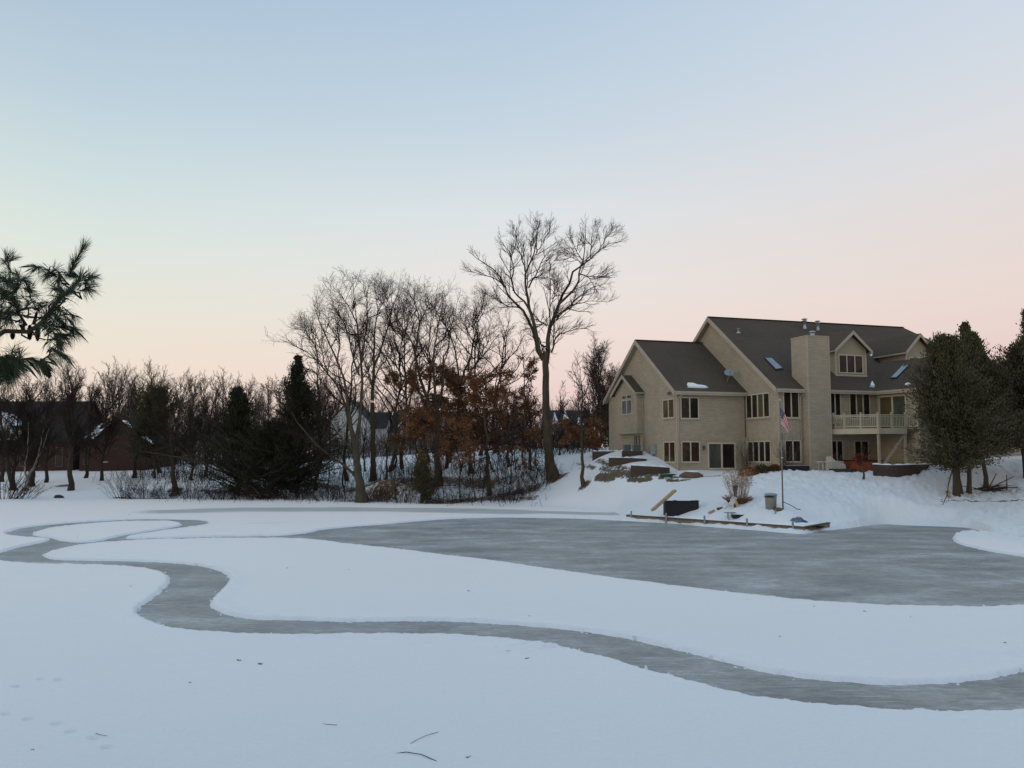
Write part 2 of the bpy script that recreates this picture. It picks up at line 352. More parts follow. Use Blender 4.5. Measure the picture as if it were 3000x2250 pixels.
cover = -.07+.125*sm(-.07, .12, s_)
nA = fbm(GX*1.1, GY*1.1, 3); nB = fbm(GX*3.1+5, GY*3.1, 3); nC = fbm(GX*.35, GY*.35, 3)
cover += sm(-.42, -.05, s_)*(s_ < .02)*np.clip(vnoise(GX*8.3+3, GY*8.3)*.6+vnoise(GX*17, GY*17)*.4-.66, 0, 1)*.55
near = np.clip(1-np.hypot(GX, GY)/140, 0, 1)
cover += sm(0, .2, s_)*np.exp(-np.maximum(s_-.18, 0)**2/.10)*(.03+.05*(nB-.4))*(s_ < 3)
# piled snow along the far edge of the rink and in front of the dock
far_edge = w2(catmull([(1300,1519),(1452,1514),(1588,1515),(1723,1518),(1859,1525),(1994,1533),(2158,1546.5),(2294,1558),(2350,1562),(2376,1563)], 4, False))
right_edge = w2(catmull([(2490,1543),(2588,1532),(2678,1536),(2768,1538),(2836,1542),(2926,1561),(3000,1567),(3150,1588),(3300,1615)], 4, False))
isl_edge = w2(catmull([(2805,1575),(2900,1572),(3000,1588),(3100,1605)], 4, False))
dfe = np.full(len(GP), 9.0); dre = dfe.copy(); die = dfe.copy()
dfe[idx] = dist_to(GP[idx], far_edge, False); dre[idx] = dist_to(GP[idx], right_edge, False); die[idx] = dist_to(GP[idx], isl_edge, False)
onsnow = sm(.0, .22, s_)
cover += onsnow*(np.exp(-(dfe/.5)**2)*(.04+.26*np.clip(nB-.35, 0, 1)*sm(3, 7, GX)+.17*nA*np.clip((GX+2)/12, .15, 1))+np.exp(-(dre/1.1)**2)*(.16+.3*nA)+np.exp(-(die/.8)**2)*(.10+.2*nB))
# churned snow on the right-hand bank, ripples on the pond
azd = np.degrees(np.arctan2(GX, GY))
churn = sm(12, 17, azd)*sm(.8, 3, gs)*(np.hypot(GX, GY) < 75)
churn = np.clip(churn+onsnow*(np.exp(-(dre/2.2)**2))*.7, 0, 1)
nD = fbm(GX*2.1+9, GY*1.5, 4)
cover += churn*((nD-.5)*.20+(nB-.5)*.20+(fbm(GX*5.3, GY*4.1, 2)-.5)*.16)
cover += (nC-.5)*.025*onsnow+(nA-.5)*.022*onsnow*(gs < 1)+(nA-.5)*.10*sm(.5, 5, gs)*near
for px, py, w_ in ((1995, 1500, 1.6), (2140, 1500, 2.0), (2275, 1498, 1.8), (2420, 1440, 3.0), (2200, 1440, 2.5)):
    q = on_ground(px, py)[:2]; cover += np.exp(-(((GX-q[0])/w_)**2+((GY-q[1])/w_)**2))*(vnoise(GX*3.7, GY*3.7)-.5)*.14*(gs > .3)
rough_spot = at_z(1590, 1902)[:2]; ds = ((GX-rough_spot[0])/.95)**2+((GY-rough_spot[1])/.42)**2
cover += np.exp(-ds)*onsnow*(vnoise(GX*6.5, GY*6.5)-.45)*.13
for c in ((2700, 2088, .5), (2660, 2080, .3)):
    q = at_z(*c[:2])[:2]; ds = ((GX-q[0])/c[2])**2+((GY-q[1])/.12)**2; cover += np.exp(-ds)*(vnoise(GX*9, GY*9)-.1)*.10
q = at_z(2990, 1935)[:2]; cover += onsnow*np.exp(-(((GX-q[0])/1.3)**2+((GY-q[1])/1.0)**2))*(nD-.4)*.2
for px, py in [(16,2101),(81,2117),(165,2130),(206,2154),(271,2173),(312,2200),(170,2001),(45,2020),(-40,2088),(120,1998)]:
    q = at_z(px, py)[:2]; dx, dy = GX-q[0], GY-q[1]; u = dx*.93-dy*.36; v = dx*.36+dy*.93
    e = (u/.075)**2+(v/.055)**2; cover += -.06*np.exp(-e)+.010*np.exp(-((np.sqrt(e)-1.5)/.4)**2)
# thin snow on the bits of ice between loop and rink
gz = gz+cover
# ---- masks for bare patches
def blob(px, py, Y, rx, ry):
    q = at_y(px, py, Y); return np.exp(-(((GX-q[0])/rx)**2+((GY-q[1])/ry)**2))
def strip(pts, w):
    q = np.array([at_z(*p)[:2] if len(p) == 2 else at_y(*p)[:2] for p in pts]); k = np.where(np.hypot(GX, GY) < 130)[0]
    d = np.full(len(GP), 99.); d[k] = dist_to(GP[k], q, False); return np.exp(-(d/w)**2)
litter = np.maximum.reduce([strip([(560,1460),(740,1456),(900,1452),(1040,1458),(1120,1456)], 1.9)*(.35+.85*fbm(GX*.45, GY*.45, 3)), strip([(1240,1474),(1400,1478),(1560,1482)], 1.0)*.75,
    strip([(1430,1452,76.5),(1560,1440,77)], 3)*.6, strip([(1050,1440,80),(1280,1420,82),(1430,1440,80)], 4)*.82, strip([(1250,1470,76),(1420,1470,75.5),(1560,1470,75)], 1.6)*.85, blob(1630, 1402, 75.3, 1.5, 1.1)*1.1, blob(1714, 1415, 69.7, .8, .6),
    strip([(40,1420,92),(150,1410,94),(210,1412,92)], 1.2), strip([(350,1448,85),(480,1455,84)], 1.2)*.8, strip([(2779,1469,54.5),(2900,1468,54.3),(3100,1474,54)], .22)*.95, strip([(2800,1452,55.8),(2900,1440,57.4),(3050,1445,57)], 1.6)*.62,
    blob(515, 1434, 86, 1.2, 1), strip([(700,1400,98),(900,1400,95)], 3.5)*.6, blob(600, 1390, 100, 2.6, .7)])
def gstrip(pts, w):
    q = np.array([on_ground(*p)[:2] for p in pts]); k = np.where(np.hypot(GX, GY) < 110)[0]; d = np.full(len(GP), 99.); d[k] = dist_to(GP[k], q, False); return np.exp(-(d/w)**2)
grass = np.maximum.reduce([gstrip([(1752,1396),(1775,1399),(1800,1398)], .55), gstrip([(1790,1388),(1830,1392),(1868,1396)], .55)*.9, gstrip([(1845,1404),(1880,1407),(1905,1405)], .45)*.9, gstrip([(1880,1392),(1930,1395),(1975,1392)], .4)*.85, gstrip([(1960,1410),(1995,1409),(2015,1407)], .4)*.9,
    gstrip([(2010,1398),(2060,1397),(2110,1394)], .35)*.8, gstrip([(1935,1403),(1985,1399)], .4)*.8, gstrip([(1700,1372),(1740,1374)], .5)*.75, gstrip([(1690,1358),(1735,1352)], .5)*.7, gstrip([(1760,1372),(1790,1380),(1840,1388)], .45)*.8, gstrip([(2120,1392),(2200,1391),(2290,1393)], .3)*.6, gstrip([(2300,1400),(2400,1403)], .5)*.5, gstrip([(1720,1340),(1760,1338)], .6)*.65, gstrip([(1750,1350),(1800,1366),(1850,1380),(1890,1386)], .5)*.78])
thin = np.maximum.reduce([strip([(520,1500),(700,1495),(950,1494),(1150,1495),(1350,1498),(1500,1502)], 3.6), strip([(1350,1498),(1600,1503),(1800,1508)], 2.0), strip([(560,1490),(650,1487),(800,1486)], 1.2)*.45, strip([(700,1538),(800,1534),(900,1530)], 1.0)*.5, strip([(1080,1530),(1180,1520)], .6)*.25])*(gs < .4)
Q = np.arange(NR*NA).reshape(NR, NA)
quads = np.stack([Q[:-1], np.roll(Q, -1, 1)[:-1], np.roll(Q, -1, 1)[1:], Q[1:]], -1).reshape(-1, 4)[:, ::-1]
me = np_mesh('snow_ground', np.stack([GX, GY, gz], 1), [quads], True)
for nm, a in (('litter', litter), ('grass', grass), ('thin', thin), ('churn', churn)):
    at = me.attributes.new(nm, 'FLOAT', 'POINT'); at.data.foreach_set('value', a.astype(np.float32))
t = NT('snow_with_bare_patches'); g = t.geo()
nf = t.noise(g, 14, 5, .6); nm_ = t.noise(g, 1.6, 5, .6); nl = t.noise(g, 3.2, 8, .72); ns = t.noise(t.geo((.16, 1, 1)), 1.1, 5, .6)
snow = t.ramp(nf, [(.25, (.69, .725, .76)), (.75, (.755, .785, .815))])
snow = t.mix(t.math('MULTIPLY', t.ramp(t.noise(g, 3.2, 5, .7), [(.52, (0, 0, 0)), (.75, (1, 1, 1))]), t.math('MULTIPLY', t.attr('churn'), .35)), snow, (.55, .57, .59, 1))
def cut(mask, n, lo, hi, k=1.0):
    return t.ramp(t.math('MULTIPLY', mask, t.math('ADD', t.math('MULTIPLY', n, 1.15), .08)), [(lo, (0, 0, 0)), (hi, (1, 1, 1))])
lit_c = t.ramp(nl, [(.3, (.035, .024, .016)), (.5, (.085, .05, .027)), (.68, (.16, .085, .04))])
gra_c = t.ramp(nl, [(.3, (.05, .04, .024)), (.7, (.14, .11, .065))])
ice_c = t.ramp(ns, [(.35, (.27, .29, .275)), (.65, (.45, .475, .46))])
thm = cut(t.attr('thin'), ns, .27, .5); c = t.mix(t.math('MULTIPLY', thm, .85), snow, ice_c)
c = t.mix(cut(t.attr('grass'), nl, .40, .47), c, gra_c)
c = t.mix(cut(t.attr('litter'), nl, .36, .5), c, lit_c)
t.bump(t.math('ADD', t.math('MULTIPLY', nf, .35), t.math('MULTIPLY', t.noise(g, 70, 2), .25)), .35, .02)
t.out(c, .6, .25); bare = t.math('ADD', t.math('ADD', t.math('MULTIPLY', thm, .75), cut(t.attr('grass'), nl, .40, .47)), cut(t.attr('litter'), nl, .36, .5), True); t.l(t.math('MULTIPLY', t.math('SUBTRACT', 1.0, bare), .6), t.b.inputs['Sheen Weight']); t.b.inputs['Sheen Roughness'].default_value = .4; t.b.inputs['Sheen Tint'].default_value = (.86, .93, 1, 1)
tag(link('snow_ground', me, t.m), kind='structure')
# ---- cleared ice
ice = MB(); nx = 2
ice.poly([(-45, 9, 0), (60, 9, 0), (60, 70, 0), (-45, 70, 0)], [(0, 1, 2, 3)])
t = NT('skated_ice'); g = t.geo()
n1 = t.noise(t.geo((.6, 1.0, 1)), .5, 6, .65); n2 = t.noise(t.geo((.55, 1.6, 1)), 4.2, 9, .8); n3 = t.noise(t.geo((.5, 3, 1)), 9.0, 6, .75); n4 = t.noise(g, 34, 4, .75)
f = t.math('ADD', t.math('ADD', t.math('MULTIPLY', n1, .30), t.math('MULTIPLY', n2, .30)), t.math('ADD', t.math('MULTIPLY', n3, .22), t.math('MULTIPLY', n4, .18)))
c = t.ramp(f, [(.40, (.145, .147, .146)), (.465, (.228, .230, .226)), (.525, (.35, .35, .342)), (.585, (.59, .59, .585))])
# long white skate scratches
sc = t.n('ShaderNodeTexWave'); sc.wave_type = 'BANDS'; sc.bands_direction = 'Y'; sc.inputs['Scale'].default_value = 1.1; sc.inputs['Distortion'].default_value = 9; sc.inputs['Detail'].default_value = 4; sc.inputs['Detail Scale'].default_value = .5
t.l(t.geo((.18, 1, 1)), sc.inputs['Vector'])
k = t.math('MULTIPLY', t.ramp(sc.outputs['Fac'], [(.93, (0, 0, 0)), (.99, (1, 1, 1))]), t.ramp(t.noise(g, .9, 3), [(.5, (0, 0, 0)), (.65, (1, 1, 1))]))
c = t.mix(t.math('MULTIPLY', k, .5), c, (.6, .62, .64, 1))
k2 = t.ramp(t.noise(t.geo((.35, 3.2, 1)), 1.3, 5, .75), [(.59, (0, 0, 0)), (.70, (1, 1, 1))])
c = t.mix(t.math('MULTIPLY', k2, .75), c, (.56, .58, .6, 1))
t.bump(n4, .25, .01)
t.out(c, t.ramp(f, [(.3, (.42, .42, .42)), (.7, (.7, .7, .7))]), .30)
tag(ice.build('pond_ice', t.m), kind='structure')
# ================================================================== CAMERA, SKY, SUN
cam = bpy.data.objects.new('camera', bpy.data.cameras.new('camera')); C.objects.link(cam)
cam.location = (0, 0, CAMH); cam.rotation_euler = (math.pi/2+PIT, 0, 0)
cam.data.sensor_width = 36; cam.data.lens = 36*F/3000; cam.data.clip_end = 9000; cam.data.clip_start = .1
bpy.context.scene.camera = cam
w = bpy.data.worlds.new('World'); bpy.context.scene.world = w; w.use_nodes = True; nt = w.node_tree
W = NT.__new__(NT); W.t = nt; W.m = w
bg = nt.nodes['Background']
tc = W.n('ShaderNodeTexCoord'); sx = W.n('ShaderNodeSeparateXYZ'); W.l(tc.outputs['Generated'], sx.inputs[0])
h2 = W.math('SQRT', W.math('ADD', W.math('MULTIPLY', sx.outputs['X'], sx.outputs['X']), W.math('MULTIPLY', sx.outputs['Y'], sx.outputs['Y'])))
az = W.math('DIVIDE', sx.outputs['X'], W.math('ADD', h2, .0001)); az = W.math('ADD', W.math('MULTIPLY', az, .92), .5, True)
el = sx.outputs['Z']
ZEN = [(.60, (.42, .565, .71)), (.8, (.46, .61, .77)), (1.0, (.46, .61, .77))]
def S(*st): return [(e, lin(*c)[:3]) for e, c in st]
left = W.ramp(el, S((0, (240,216,200)), (.05, (243,224,207)), (.10, (242,229,212)), (.16, (232,232,218)), (.22, (220,232,224)), (.28, (207,224,225)), (.36, (190,210,222)), (.48, (168,191,213)))+ZEN)
midc = W.ramp(el, S((0, (226,196,195)), (.045, (234,205,199)), (.09, (240,218,209)), (.14, (241,226,218)), (.20, (235,230,226)), (.27, (223,229,232)), (.36, (201,216,228)), (.48, (180,202,223)))+ZEN)
right = W.ramp(el, S((0, (217,189,196)), (.06, (228,198,197)), (.11, (235,210,205)), (.17, (235,218,212)), (.24, (230,220,217)), (.32, (222,223,227)), (.40, (211,220,230)), (.48, (203,215,230)))+ZEN)
a1 = W.math('MULTIPLY', az, 2.0, True); a2 = W.math('SUBTRACT', W.math('MULTIPLY', az, 2.0), 1.0, True)
grad = W.mix(a2, W.mix(a1, left, midc), right)
# glow of the low sun's side of the sky, behind the camera to the left
gd = W.math('ADD', W.math('MULTIPLY', sx.outputs['X'], -.90), W.math('MULTIPLY', sx.outputs['Y'], -.44), True)
back = W.math('MULTIPLY', gd, W.ramp(el, [(0, (1, 1, 1)), (.5, (0, 0, 0))]))
grad = W.mix(W.math('MULTIPLY', back, .9), grad, (1.35, 1.0, .66, 1))
sky = W.n('ShaderNodeTexSky'); sky.sky_type = 'NISHITA'; sky.sun_disc = False; sky.sun_elevation = math.radians(1.0); sky.sun_rotation = math.radians(248)
skyc = W.mix(1.0, sky.outputs['Color'], (.06, .06, .06, 1), 'MULTIPLY')
W.l(W.mix(.02, grad, skyc), bg.inputs['Color']); bg.inputs['Strength'].default_value = 1.0
sl = bpy.data.lights.new('sun', 'SUN'); sl.energy = .22; sl.angle = math.radians(25); sl.color = (1, .82, .66)
so = bpy.data.objects.new('sun', sl); C.objects.link(so)
sd = Vector((math.sin(math.radians(248))*math.cos(math.radians(6)), math.cos(math.radians(248))*math.cos(math.radians(6)), math.sin(math.radians(6))))
so.rotation_euler = sd.to_track_quat('Z', 'Y').to_euler()
vs = bpy.context.scene.view_settings; vs.view_transform = 'Standard'; vs.look = 'None'; vs.exposure = 0; vs.gamma = 1
# ================================================================== THE TAN HOUSE (local axes: x along the ridge, y away from the pond, z up)
YAW, HX, HY, HZ = .3024, 12.618, 66.0, 3.015
t_, L_, pj, M_, he, hl, hm, ridge_len, ov = 5.971, 12.866, 4.402, 18.40, 6.245, 10.725, 12.721, 19.765, .38
FY = -pj                       # main front wall plane
k1, k2 = (hl-he)/(L_/2), (hm-he)/(M_/2)
cy_, sy_ = math.cos(YAW), math.sin(YAW)
def to_local(p): d = p-np.array([HX, HY, HZ]); return np.array([d[0]*cy_+d[1]*sy_, -d[0]*sy_+d[1]*cy_, d[2]])
def to_world(q): return np.array([HX+q[0]*cy_-q[1]*sy_, HY+q[0]*sy_+q[1]*cy_, HZ+q[2]])
CL = to_local(CAM)
def hit(px, py, p0, nrm):
    d = ray(px, py); d = np.array([d[0]*cy_+d[1]*sy_, -d[0]*sy_+d[1]*cy_, d[2]]); nrm = np.array(nrm, float)
    return CL + d*(((np.array(p0)-CL)@nrm)/(d@nrm))
hx = lambda px, py, x: hit(px, py, (x, 0, 0), (1, 0, 0))
hy = lambda px, py, y: hit(px, py, (0, y, 0), (0, 1, 0))
hz = lambda px, py, z: hit(px, py, (0, 0, z), (0, 0, 1))
def proj_l(q):
    d = to_world(np.array(q))-CAM; wz = d[1]*cp+d[2]*sp; return 1500+F*d[0]/wz, 1125-F*(-d[1]*sp+d[2]*cp)/wz
house = thing('house', (HX, HY, HZ), 'large tan house with brown shingle roofs, tall chimney and raised deck above the pond', 'house', YAW)
BD = -1.2                                        # walls go below the snow
x2 = t_+ridge_len-.0                             # right end of main ridge
xr = x2+M_/2*.62                                 # hipped right end wall
# ---- walls
w_ = MB()
w_.prism([(0, 0, BD), (0, L_, BD), (0, L_, he), (0, L_/2, hl-.12), (0, 0, he)], (t_+.02, 0, 0))
w_.prism([(t_, FY, BD), (t_, FY+M_, BD), (t_, FY+M_, he), (t_, FY+M_/2, hm-.14), (t_, FY, he)], (.3, 0, 0))
w_.box(t_+.3, xr, FY, FY+M_, BD, he)
w_.build('wall', M['siding'], house)
# ---- roofs (slabs .14 thick)
def slab(mb, ring, th=.14):
    r = [np.array(p, float) for p in ring]; mb.prism(r, (0, 0, th)); return mb
rf = MB(); e1 = ov*k1
slab(rf, [(-ov, -ov, he-e1), (t_, -ov, he-e1), (t_, L_/2, hl), (-ov, L_/2, hl)]); slab(rf, [(-ov, L_/2, hl), (t_, L_/2, hl), (t_, L_+ov, he-e1), (-ov, L_+ov, he-e1)])
rw = rf.build('roof', M['roof'], house)
rf = MB(); e2 = ov*k2; ym = FY+M_/2; xe = xr+ov
slab(rf, [(t_-ov, FY-ov, he-e2), (xe, FY-ov, he-e2), (x2, ym, hm), (t_-ov, ym, hm)])
slab(rf, [(t_-ov, ym, hm), (x2, ym, hm), (xe, FY+M_+ov, he-e2), (t_-ov, FY+M_+ov, he-e2)])
slab(rf, [(xe, FY-ov, he-e2), (xe, FY+M_+ov, he-e2), (x2, ym, hm)])
rm = rf.build('roof', M['roof'], house)
rc = MB(); rc.bar((t_-ov, ym, hm+.16), (x2, ym, hm+.16), .26, .05); rc.build('ridge_cap', M['dark_roof'], rm)
rc = MB(); rc.bar((-ov, L_/2, hl+.16), (t_, L_/2, hl+.16), .26, .05); rc.build('ridge_cap', M['dark_roof'], rw)
def rake(x, y0, y1, ym_, z0, zt):
    for a, b in (((x, y0, z0), (x, ym_, zt)), ((x, ym_, zt), (x, y1, z0))):
        m = MB(); m.prism([np.array(a)+(0, 0, .15), np.array(b)+(0, 0, .15), np.array(b)-(0, 0, .22), np.array(a)-(0, 0, .22)], (-.05, 0, 0)); m.build('rake_board', M['trim'], house)
        m = MB(); m.prism([np.array(a)-(0, 0, .02), np.array(b)-(0, 0, .02), np.array(b)-(0, 0, .08), np.array(a)-(0, 0, .08)], (ov, 0, 0)); m.build('soffit', M['trim'], house)
rake(-ov, -ov, L_+ov, L_/2, he-e1, hl); rake(t_-ov, FY-ov, FY+M_+ov, ym, he-e2, hm)
def gutter(a, b, name='gutter'):
    a, b = np.array(a, float), np.array(b, float); m = MB(); m.bar(a, b, .14, .15); m.bar(a+(0, 0, -.13), b+(0, 0, -.13), .06, .14); return m.build(name, M['trim'], house)
def soffit(x0, x1, y0, y1, z): MB().box(x0, x1, y0, y1, z-.03, z).build('soffit', M['trim'], house)
gutter((-ov+.02, -ov-.07, he-e1+.04), (t_-.02, -ov-.07, he-e1+.04)); soffit(-.02, t_-.02, -ov, -.003, he-e1-.03)
gutter((t_-ov+.02, FY-ov-.07, he-e2+.04), (xr, FY-ov-.07, he-e2+.04)); soffit(t_, xr, FY-ov, FY-.003, he-e2-.03)
def downspout(x, y, z1, z0, out_y):
    m = MB(); m.tube([(x+.28, out_y, z1+.1), (x+.26, out_y, z1-.02), (x, y, z1-.32), (x, y, z1-.5), (x, y, z0)], .045, 6); return m.build('downspout', M['trim'], house)
downspout(.08, -.07, he-e1-.08, .1, -ov-.05)
# corner boards
for a in ((-.02, -.02, he-e1), (t_-.02, FY-.02, he-e2)):
    MB().box(a[0], a[0]+.10, a[1], a[1]+.10, BD, a[2]-.06).build('corner_board', M['trim'], house)
# ---- windows
def window(plane, c, rect, n, glasses, name='window', sill=True, fw=.085, depth=.06, mull=.10, out=-1):
    """plane 'x' or 'y' at coordinate c, rect (a0,a1,z0,z1) glass opening; n panes"""
    a0, a1, z0, z1 = rect; s = out
    def bx(mb, u0, u1, w0, w1, d0, d1):
        d0, d1 = sorted((c+s*d0, c+s*d1))
        return mb.box(d0, d1, u0, u1, w0, w1) if plane == 'x' else mb.box(u0, u1, d0, d1, w0, w1)
    fr = MB(); bx(fr, a0-fw, a0, z0-fw, z1+fw, 0.002, depth); bx(fr, a1, a1+fw, z0-fw, z1+fw, 0.002, depth)
    bx(fr, a0, a1, z1, z1+fw, 0.002, depth); bx(fr, a0, a1, z0-fw, z0, 0.002, depth)
    pw = (a1-a0-mull*(n-1))/n
    for i in range(1, n): bx(fr, a0+i*pw+(i-1)*mull, a0+i*(pw+mull), z0, z1, 0.002, depth-.004)
    f = fr.build(name, M['frame'], house)
    for i in range(n):
        g = MB(); u = a0+i*(pw+mull); bx(g, u+.002, u+pw-.002, z0+.002, z1-.002, .004, .022); g.build('pane', M[glasses[i % len(glasses)]], f)
    if sill: q = MB(); bx(q, a0-fw-.04, a1+fw+.04, z0-fw-.06, z0-fw-.002, .003, depth+.04); q.build('sill', M['trim'], f)
    return f
def rect_x(x, pts):
    q = np.array([hx(px, py, x) for px, py in pts]); return (q[:, 1].min(), q[:, 1].max(), q[:, 2].min(), q[:, 2].max())
def rect_y(y, pts):
    q = np.array([hy(px, py, y) for px, py in pts]); return (q[:, 0].min(), q[:, 0].max(), q[0, 2]*.5+q[1, 2]*.5 if False else q[:, 2].min(), q[:, 2].max())
window('x', 0, rect_x(0, [(1944.6, 1224), (1974.8, 1170)]), 2, ['glass_olive', 'glass_olive'])
window('x', 0, rect_x(0, [(1947.8, 1352), (1978, 1296)]), 2, ['glass_brown', 'glass_brown'])
window('y', 0, rect_y(0, [(1996, 1224), (2043.6, 1167)]), 2, ['glass'])
window('y', 0, rect_y(0, [(1998.5, 1352), (2047, 1296)]), 2, ['glass_brown'])
pd = window('y', 0, rect_y(0, [(2077, 1371), (2150, 1301)]), 2, ['glass_teal', 'glass'], 'patio_door', False, .13, .08, .13)
r4 = hx(2189.5, 1224.3, t_); r4b = hx(2253.5, 1152.5, t_)
up_z = (r4[2], r4b[2])
window('x', t_, (r4b[1], r4[1], *up_z), 4, ['glass', 'glass_olive', 'glass', 'glass'], mull=.13)
lo = hx(2194, 1351, t_); lob = hx(2257, 1294, t_); lo_z = (lo[2], lob[2])
window('x', t_, (lob[1], lo[1], *lo_z), 4, ['glass'], mull=.13)
a = hy(2297.5, 1221.5, FY); b = hy(2337, 1150.5, FY); up_z = (a[2], b[2]); window('y', FY, (a[0], b[0], a[2], b[2]), 2, ['glass'])
a = hy(2302, 1351, FY); b = hy(2342.5, 1292.5, FY); lo_z = (a[2], b[2]); window('y', FY, (a[0], b[0], a[2], b[2]), 2, ['glass'])
a = hy(2431, 1190, FY); b = hy(2460.5, 1190, FY); window('y', FY, (a[0], b[0], *up_z), 2, ['glass'])
a = hy(2490, 1190, FY); b = hy(2546, 1190, FY); window('y', FY, (a[0], b[0], *up_z), 3, ['glass', 'glass_olive', 'glass'])
a = hy(2436, 1350, FY); b = hy(2466, 1293, FY); window('y', FY, (a[0], b[0], .12, lo_z[1]), 2, ['glass'], 'back_door', False)
a = hy(2505.5, 1350, FY); b = hy(2541, 1293, FY); window('y', FY, (a[0], b[0], *lo_z), 2, ['glass'])
# ---- chimney
xa = hy(2355, 1375, FY)[0]; yc = hx(2374.5, 1360, xa)[1]; ztop = hx(2363, 984, xa)[2]; zt2 = hit(2363, 984, (xa, yc, 0), (0, 1, 0))[2]
xb = hy(2439, 1350, yc)[0]; ztop = zt2; yback = FY+1.15
ch = MB().box(xa, xb, yc, yback, BD, ztop).build('chimney', M['siding'], house)
MB().box(xa-.03, xb+.03, yc-.03, yback+.03, ztop+.002, ztop+.06).build('chimney_cap', M['trim'], ch)
for x in (xa-.02, xb-.08): MB().box(x, x+.10, yc-.02, yc+.08, BD, ztop-.01).build('corner_board', M['trim'], ch)
def flue(parent, x, y, z0, h, r, mat='zinc', hood=True):
    m = MB(); m.lathe((x, y, z0), [(r*1.6, 0), (r*1.35, .18), (r, .30), (r, h), (r*1.3, h), (r*1.3, h+.03)], 14)
    o = m.build('flue', M[mat], parent)
    m = MB(); m.lathe((x, y, z0+h+.09), [(r*1.1, 0), (r*1.9, .01), (r*1.9, .05), (r*1.1, .06), (r*1.1, .16), (r*2.1, .17), (r*2.1, .21), (r*.5, .26)], 14); m.build('flue_cap', M['zinc'], o)
cx = hy(2379.5, 975, (yc+yback)/2)[0]
m = MB(); m.lathe((cx, (yc+yback)/2, ztop+.06), [(.13, 0), (.17, .12), (.17, .30), (.13, .34)], 14); cf = m.build('chimney_flue', M['zinc'], ch)
m = MB(); m.lathe((cx, (yc+yback)/2, ztop+.42), [(.19, 0), (.23, .02), (.23, .1), (.1, .14)], 14); m.build('flue_cap', M['zinc'], cf)
rn = np.array([0, -k2, 1.0]); r0 = np.array([0, FY, he+.14])
on_main = lambda px, py: hit(px, py, r0, rn)
q = on_main(2357.5, 964); flue(rm, q[0], q[1], q[2]-.08, .66, .125)
q = on_main(2396, 968); flue(rm, q[0], q[1], q[2]-.08, .6, .11)
q = on_main(2163, 975); m = MB(); m.lathe((q[0], q[1], q[2]-.1), [(.2, 0), (.2, .1), (.07, .2), (.06, .40), (.11, .40), (.11, .46)], 10); m.build('vent_pipe', M['zinc'], rm)
def skylight(c4, nrm, parent):
    nrm = np.array(nrm, float); nrm /= np.linalg.norm(nrm); c4 = [np.array(p) for p in c4]; cen = sum(c4)/4
    m = MB(); big = [cen+(p-cen)*1.12 for p in c4]; m.prism([p-nrm*.02 for p in big], nrm*.11); f = m.build('skylight', M['black_metal'], parent)
    m = MB(); m.prism([p+nrm*.092 for p in c4], nrm*.012); m.build('pane', M['skylight'], f)
skylight([on_main(*p) for p in ((2241, 1052), (2259.5, 1052), (2291, 1081), (2272, 1083.5))], rn, rm)
# ---- patches of old snow on the roofs
def snow_lump(name, ring, nrm, th, parent):
    nrm = np.array(nrm, float); nrm /= np.linalg.norm(nrm); ring = [np.array(p) for p in ring]; cen = sum(ring)/len(ring)
    top = [cen+(p-cen)*.86+nrm*th for p in ring]; bot = [p-nrm*.01 for p in ring]; n = len(ring)
    m = MB(); m.poly(bot+top, [tuple(range(n))[::-1], tuple(range(n, 2*n))]+[(i, (i+1) % n, n+(i+1) % n, n+i) for i in range(n)]); return m.build(name, M['snow'], parent)
ln = np.array([0, -k1, 1.0]); l0 = np.array([0, 0, he+.14]); on_left = lambda px, py: hit(px, py, l0, ln)
P6 = lambda x, y: (1840+x/6.144, 980+y/6.144)
snow_lump('snow_patch', [on_left(*P6(*p)) for p in ((1062, 955), (1080, 935), (1055, 905), (1068, 890), (1062, 875), (1090, 882), (1150, 880), (1250, 915), (1330, 925), (1400, 935), (1448, 955), (1380, 968), (1200, 962))], ln, .10, rw)
snow_lump('snow_patch', [on_main(*p) for p in ((2341, 1112), (2337, 1098), (2333, 1086), (2333, 1074), (2339, 1072), (2346, 1085), (2349, 1114))], rn, .12, rm)
snow_lump('snow_patch', [on_main(*p) for p in ((2548, 1134), (2550, 1124), (2553, 1119.5), (2557, 1126), (2562, 1135))], rn, .16, rm)
